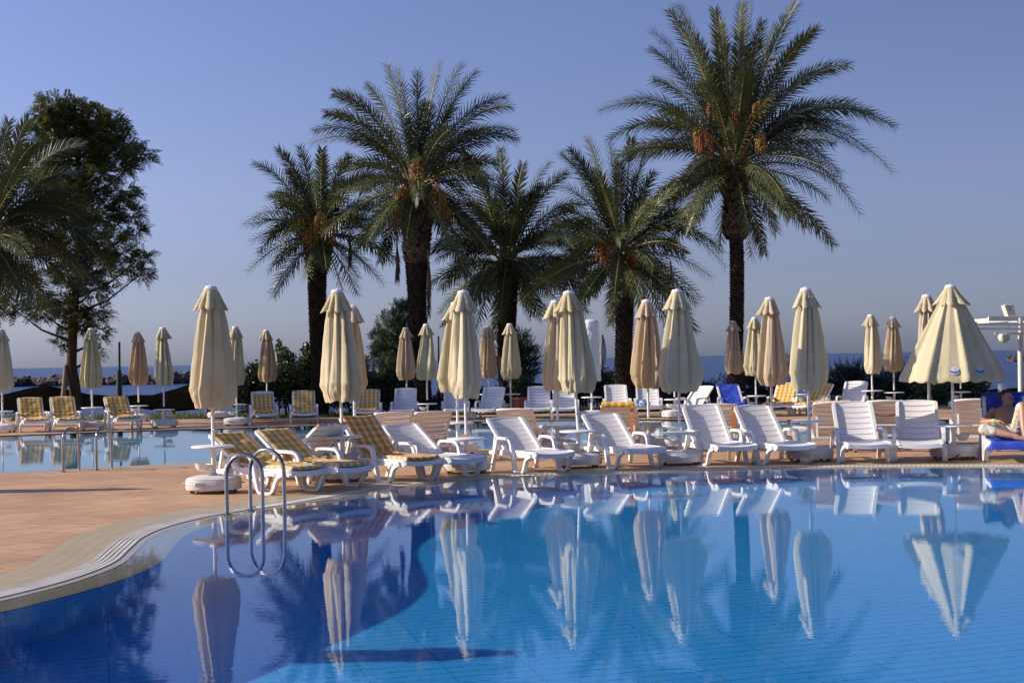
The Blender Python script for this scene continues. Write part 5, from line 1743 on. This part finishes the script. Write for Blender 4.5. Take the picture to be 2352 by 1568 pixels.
hedge('dark low shrub behind the third near parasol', 45.2, 1085, [(1060, 915, 40, 35), (1110, 920, 35, 30)], 37)
hedge('olive green shrub left of the fourth palm trunk', 44.0, 1385, [(1385, 875, 30, 30), (1400, 890, 35, 40), (1370, 900, 25, 30)], 38, density=.9)
hedge('dark shrub between the fourth palm trunk and the baggy parasol', 44.6, 1480, [(1465, 905, 40, 35), (1515, 905, 40, 40), (1440, 890, 20, 25)], 39)
hedge('small green plant low beside the white lounger turned left', 43.0, 1518, [(1518, 925, 22, 14)], 40, density=1.2)
hedge('dark juniper behind the tallest palm trunk', 45.0, 1740, [(1700, 895, 45, 30), (1760, 890, 45, 34), (1730, 870, 30, 18), (1620, 910, 45, 25)], 41, 'leaf_juniper', 'needle', .20, .36)
hedge('spreading dark juniper between the shadowed parasol and the right pair', 44.5, 1950, [(1935, 882, 45, 30), (1985, 885, 45, 34), (1950, 860, 40, 14), (1920, 905, 40, 30), (2000, 905, 40, 30)], 42, 'leaf_juniper', 'needle', .20, .38)
hedge('dark juniper behind the tan parasol of the right pair', 44.6, 2070, [(2050, 880, 45, 32), (2095, 875, 40, 34), (2075, 905, 50, 30), (2110, 860, 26, 16)], 43, 'leaf_juniper', 'needle', .20, .36)
hedge('broad leaved shrub below the half opened parasol', 43.4, 2150, [(2130, 900, 40, 32), (2180, 895, 40, 34), (2220, 895, 35, 30), (2250, 885, 28, 24), (2160, 920, 50, 18)], 44, density=.45, size=.14)
hedge('small olive bush peeping over the sea right of the beige second row parasol', 60.0, 1818, [(1815, 830, 22, 26), (1825, 850, 20, 20)], 45, 'leaf_tree', density=.8, yz=-3.6, size=.09, stems=False)
c1 = deep(905, 900, 45.0)
plant('feathery_shrub', 'tall feathery grey green shrub left of the thick palm trunk', 'shrub', 45.0, 905, [(925, 715, 22, 22), (905, 745, 35, 25), (930, 760, 30, 35), (880, 775, 28, 20), (905, 800, 40, 30), (872, 815, 22, 25), (900, 845, 45, 30), (935, 840, 30, 40), (945, 710, 14, 18), (885, 870, 40, 20)],
      'up', 'leaf_conifer', .20, .28, 51, trunk=([(0, 0, 0), (.05, 0, 1.2), (.15, 0, 2.6)], [.07, .05, .02]))
plant('conifer_shrub', 'dark dense conifer like shrub behind the third palm trunk', 'shrub', 45.0, 1195, [(1195, 775, 18, 18), (1205, 800, 28, 20), (1190, 815, 34, 24), (1215, 830, 24, 18), (1200, 850, 36, 22), (1170, 800, 26, 20), (1155, 835, 25, 20), (1185, 870, 40, 18)],
      'needle', 'leaf_conifer', .34, .24, 52, trunk=([(0, 0, 0), (0, 0, 1.2), (.05, 0, 2.0)], [.08, .06, .03]))
# terracotta pot with its own shrub
pp = at(1196, 944); pp.y = 42.4; pp.x = deep(1196, 920, 42.4).x
b = MB(); b.lathe([(.19, 0), (.21, .02), (.255, .38), (.27, .40), (.285, .405), (.285, .46), (.265, .465), (.25, .43), (.05, .42)], 28, cap0=True)
o = b.build('plant_pot', M['terracotta'], None, 40); o.location = (pp.x, pp.y, 0); tag(o, 'terracotta plant pot on the far deck beside a white lounger', 'plant pot')
plant('potted_shrub', 'olive green bushy plant growing in the terracotta pot', 'plant', 42.4, 1196, [(1190, 890, 26, 18), (1205, 880, 26, 20), (1180, 880, 18, 16)], 'leaf', 'leaf_hedge', .8, .08, 53, yz=.42)

# ------------------------------------------------------------------ sunshades on the beach, posts, flags, pergola
def net(label, top, bot, Yt, Yb, n=14):
    def lin(poly, t):
        ls = [0]
        for a, b in zip(poly, poly[1:]): ls.append(ls[-1] + abs(b[0] - a[0]))
        s = t * ls[-1]
        for i in range(len(poly) - 1):
            if s <= ls[i + 1] + 1e-9:
                f = (s - ls[i]) / max(ls[i + 1] - ls[i], 1e-9)
                return (poly[i][0] + (poly[i + 1][0] - poly[i][0]) * f, poly[i][1] + (poly[i + 1][1] - poly[i][1]) * f)
    a = [deep(*lin(top, i / 40), Yt) for i in range(41)]
    b_ = [deep(*lin(bot, i / 40), Yb) for i in range(41)]
    c = (a[20] + b_[20]) / 2
    t = thing('thatched_sunshade', label, 'sunshade', (c.x, c.y, -2.6), 0, 'dark thatched beach sunshades')
    c = Vector((c.x, c.y, -2.6))
    mb = MB(); m = 8
    for lay_ in (0, 1):
        for i in range(41):
            for j in range(m + 1):
                p = a[i].lerp(b_[i], j / m) - c
                mb.v.append(p + Vector((0, 0, -.07 * lay_ - .03 * noise.noise(p * 3) + .02 * ((j % 2) if not lay_ else 0))))
    k = 41 * (m + 1)
    for i in range(40):
        for j in range(m):
            q = i * (m + 1) + j
            mb.f.append([q, q + 1, q + m + 2, q + m + 1]); mb.mi.append(0)
            mb.f.append([k + q, k + q + m + 1, k + q + m + 2, k + q + 1]); mb.mi.append(0)
    for i in range(40):
        for j in (0, m):
            q = i * (m + 1) + j
            mb.f.append([q, q + m + 1, k + q + m + 1, k + q]); mb.mi.append(0)
    for i in (0, 40):
        for j in range(m):
            q = i * (m + 1) + j
            mb.f.append([q, q + 1, k + q + 1, k + q]); mb.mi.append(0)
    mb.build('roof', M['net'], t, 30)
    tw = MB()
    for i in range(1, 40, 3):
        p = a[i] - c
        tw.tube([p + Vector((0, 0, -.02)), p + Vector((.03, 0, .09))], .008, 4)
    tw.build('lashing', M['wood'], t, 40)
    for f in (.12, .5, .88):
        i = int(40 * f)
        for P, Y_ in ((a[i], Yt), (b_[i], Yb)):
            q = P - c
            pm = MB(); pm.tube([Vector((q.x, q.y, -1.2)), q + Vector((0, 0, -.05))], .06, 8); pm.build('post', M['wood'], t, 60)
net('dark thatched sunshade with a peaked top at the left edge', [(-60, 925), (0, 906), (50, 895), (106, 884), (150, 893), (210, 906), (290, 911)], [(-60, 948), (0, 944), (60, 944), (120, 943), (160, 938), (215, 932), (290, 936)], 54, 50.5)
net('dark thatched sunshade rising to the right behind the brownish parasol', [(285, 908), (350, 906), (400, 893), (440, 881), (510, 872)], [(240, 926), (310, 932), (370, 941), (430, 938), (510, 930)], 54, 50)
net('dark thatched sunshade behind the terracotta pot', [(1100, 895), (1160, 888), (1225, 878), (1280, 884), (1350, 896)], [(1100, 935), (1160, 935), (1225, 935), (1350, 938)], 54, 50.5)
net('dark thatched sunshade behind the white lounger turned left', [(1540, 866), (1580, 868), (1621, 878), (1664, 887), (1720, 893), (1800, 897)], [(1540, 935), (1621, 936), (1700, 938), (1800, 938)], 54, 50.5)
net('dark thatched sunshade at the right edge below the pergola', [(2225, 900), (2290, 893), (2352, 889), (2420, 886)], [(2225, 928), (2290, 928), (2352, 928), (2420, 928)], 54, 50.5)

def flag_post(label, px, top_y, Y, base_y, flag=None, r=.04, sleeve=None):
    b = deep(px, base_y, Y); tp_ = deep(px, top_y, Y)
    t = thing('flag_post' if flag else 'dark_post', label, 'post', b, 0, 'thin dark posts on the beach')
    m = MB(); m.tube([(0, 0, -.6), (tp_.x - b.x, 0, tp_.z - b.z)], [r, r * .8], 10); m.build('pole', M['dark_paint'], t, 60)
    if sleeve:
        m = MB(); q = deep(px, sleeve, Y); m.tube([(0, 0, -.6), (0, 0, q.z - b.z)], [r * 2.6, r * 1.6], 10); m.build('post_sleeve', M['dark_paint'], t, 60)
    if flag:
        h = tp_.z - b.z
        m = MB(); n, k = 20, 16
        for i in range(n + 1):
            f = i / n
            for j in range(k):
                a = TAU * j / k
                w = flag * (.02 + .075 * math.sin(math.pi * min(1, f * .8 + .08)) + .015 * f)
                fold = 1 + .45 * math.cos(3 * a + f * 2)
                m.v.append(Vector((flag * .03 + w * math.cos(a) * fold * .8, w * .45 * math.sin(a) * fold, h - .12 - flag * .85 * f + .03 * math.cos(2 * a))))
        for i in range(n):
            for j in range(k):
                m.f.append([i * k + j, (i + 1) * k + j, (i + 1) * k + (j + 1) % k, i * k + (j + 1) % k]); m.mi.append(1 if (i in (6, 7, 8, 14, 15) and 2 < j < 7) else 0)
        m.build('flag', [M['flag_cloth'], M['flag_blue']], t, 60)
    return t
flag_post('tall dark bare post on the beach beside the brownish parasol', 274, 785, 49, 915, None, .05, 850)
flag_post('dark post with furled white and blue flag above the flowering hedge', 640, 777, 48, 900, 1.05)
flag_post('dark bare post top showing left of the third near parasol', 1007, 772, 48, 900, None)
flag_post('dark post with furled white and blue flag beside the white wrapped parasol', 1384, 768, 48, 900, 1.1)

def pergola():
    Y = 52.0
    c = deep(2343, 882, Y)
    t = thing('pergola', 'cream painted steel pergola frame standing by the sea at the right edge', 'pergola', c)
    def L(px, py, dy=0.0): return deep(px, py, Y + dy) - c
    def beam(name, a, b, r, mat='cream_steel'):
        m = MB(); d = (b - a); ln = d.length
        q = d.to_track_quat('X', 'Z').to_matrix()
        m.box((a + b) / 2, (ln, r[0], r[1]), q); m.build(name, M[mat], t, 30)
    for (px, dy) in ((2343, 0), (2343, 6), (2560, 0), (2560, 6)):
        b_ = L(px, 882, 0); b_.y = dy
        tp_ = L(px, 730, 0); tp_.y = dy
        m = MB(); m.tube([Vector((b_.x, dy, -2.5)), Vector((tp_.x, dy, tp_.z))], .10, 14); m.build('post', M['cream_steel'], t, 60)
    beam('beam', L(2270, 732), L(2640, 731), (.12, .17))
    beam('beam', L(2270, 742), L(2640, 741), (.05, .05))
    beam('rail', L(2112, 744, -.3), L(2640, 747, -.3), (.06, .075), 'white_paint')
    beam('rail', L(2112, 754, -.3), L(2640, 757, -.3), (.06, .075), 'white_paint')
    for px in (2113, 2125, 2200, 2317, 2420, 2520):
        beam('strut', L(px, 744, -.3), L(px, 756, -.3), (.05, .05), 'white_paint')
    beam('beam', L(2285, 766, -.1), L(2640, 762, -.1), (.06, .06))
    for px in (2300, 2370, 2450, 2540):
        a = L(px, 731); b_ = a + Vector((0, 6, 0)); beam('rafter', a, b_, (.07, .09))
    m = MB(); m.lathe([(.01, -.34), (.12, -.32), (.20, -.22), (.22, -.1), (.20, -.02), (.05, 0)], 18, L(2306, 766, -.1)); m.build('lamp_shade', M['cream_steel'], t, 60)
    for px, tl in ((2312, .30), (2322, .22)):
        m = MB(); q = L(px, 714, .2)
        m.box(q, (.14, .40, .46), Matrix.Rotation(-tl, 3, 'Y')); m.build('floodlight', M['cream_steel'], t, 30)
pergola()
p = at(2302, 927); p = deep(2302, 900, 43.5); p.z = 0
b = MB(); hh = deep(2302, 881, 43.5).z
b.lathe([(.13, 0), (.13, hh - .05), (.115, hh - .01), (.07, hh), (.01, hh + .002)], 18, cap0=True); o = b.build('bollard', M['white_paint'], None, 50); o.location = p
tag(o, 'thick white bollard post behind the man on the blue towel', 'bollard')
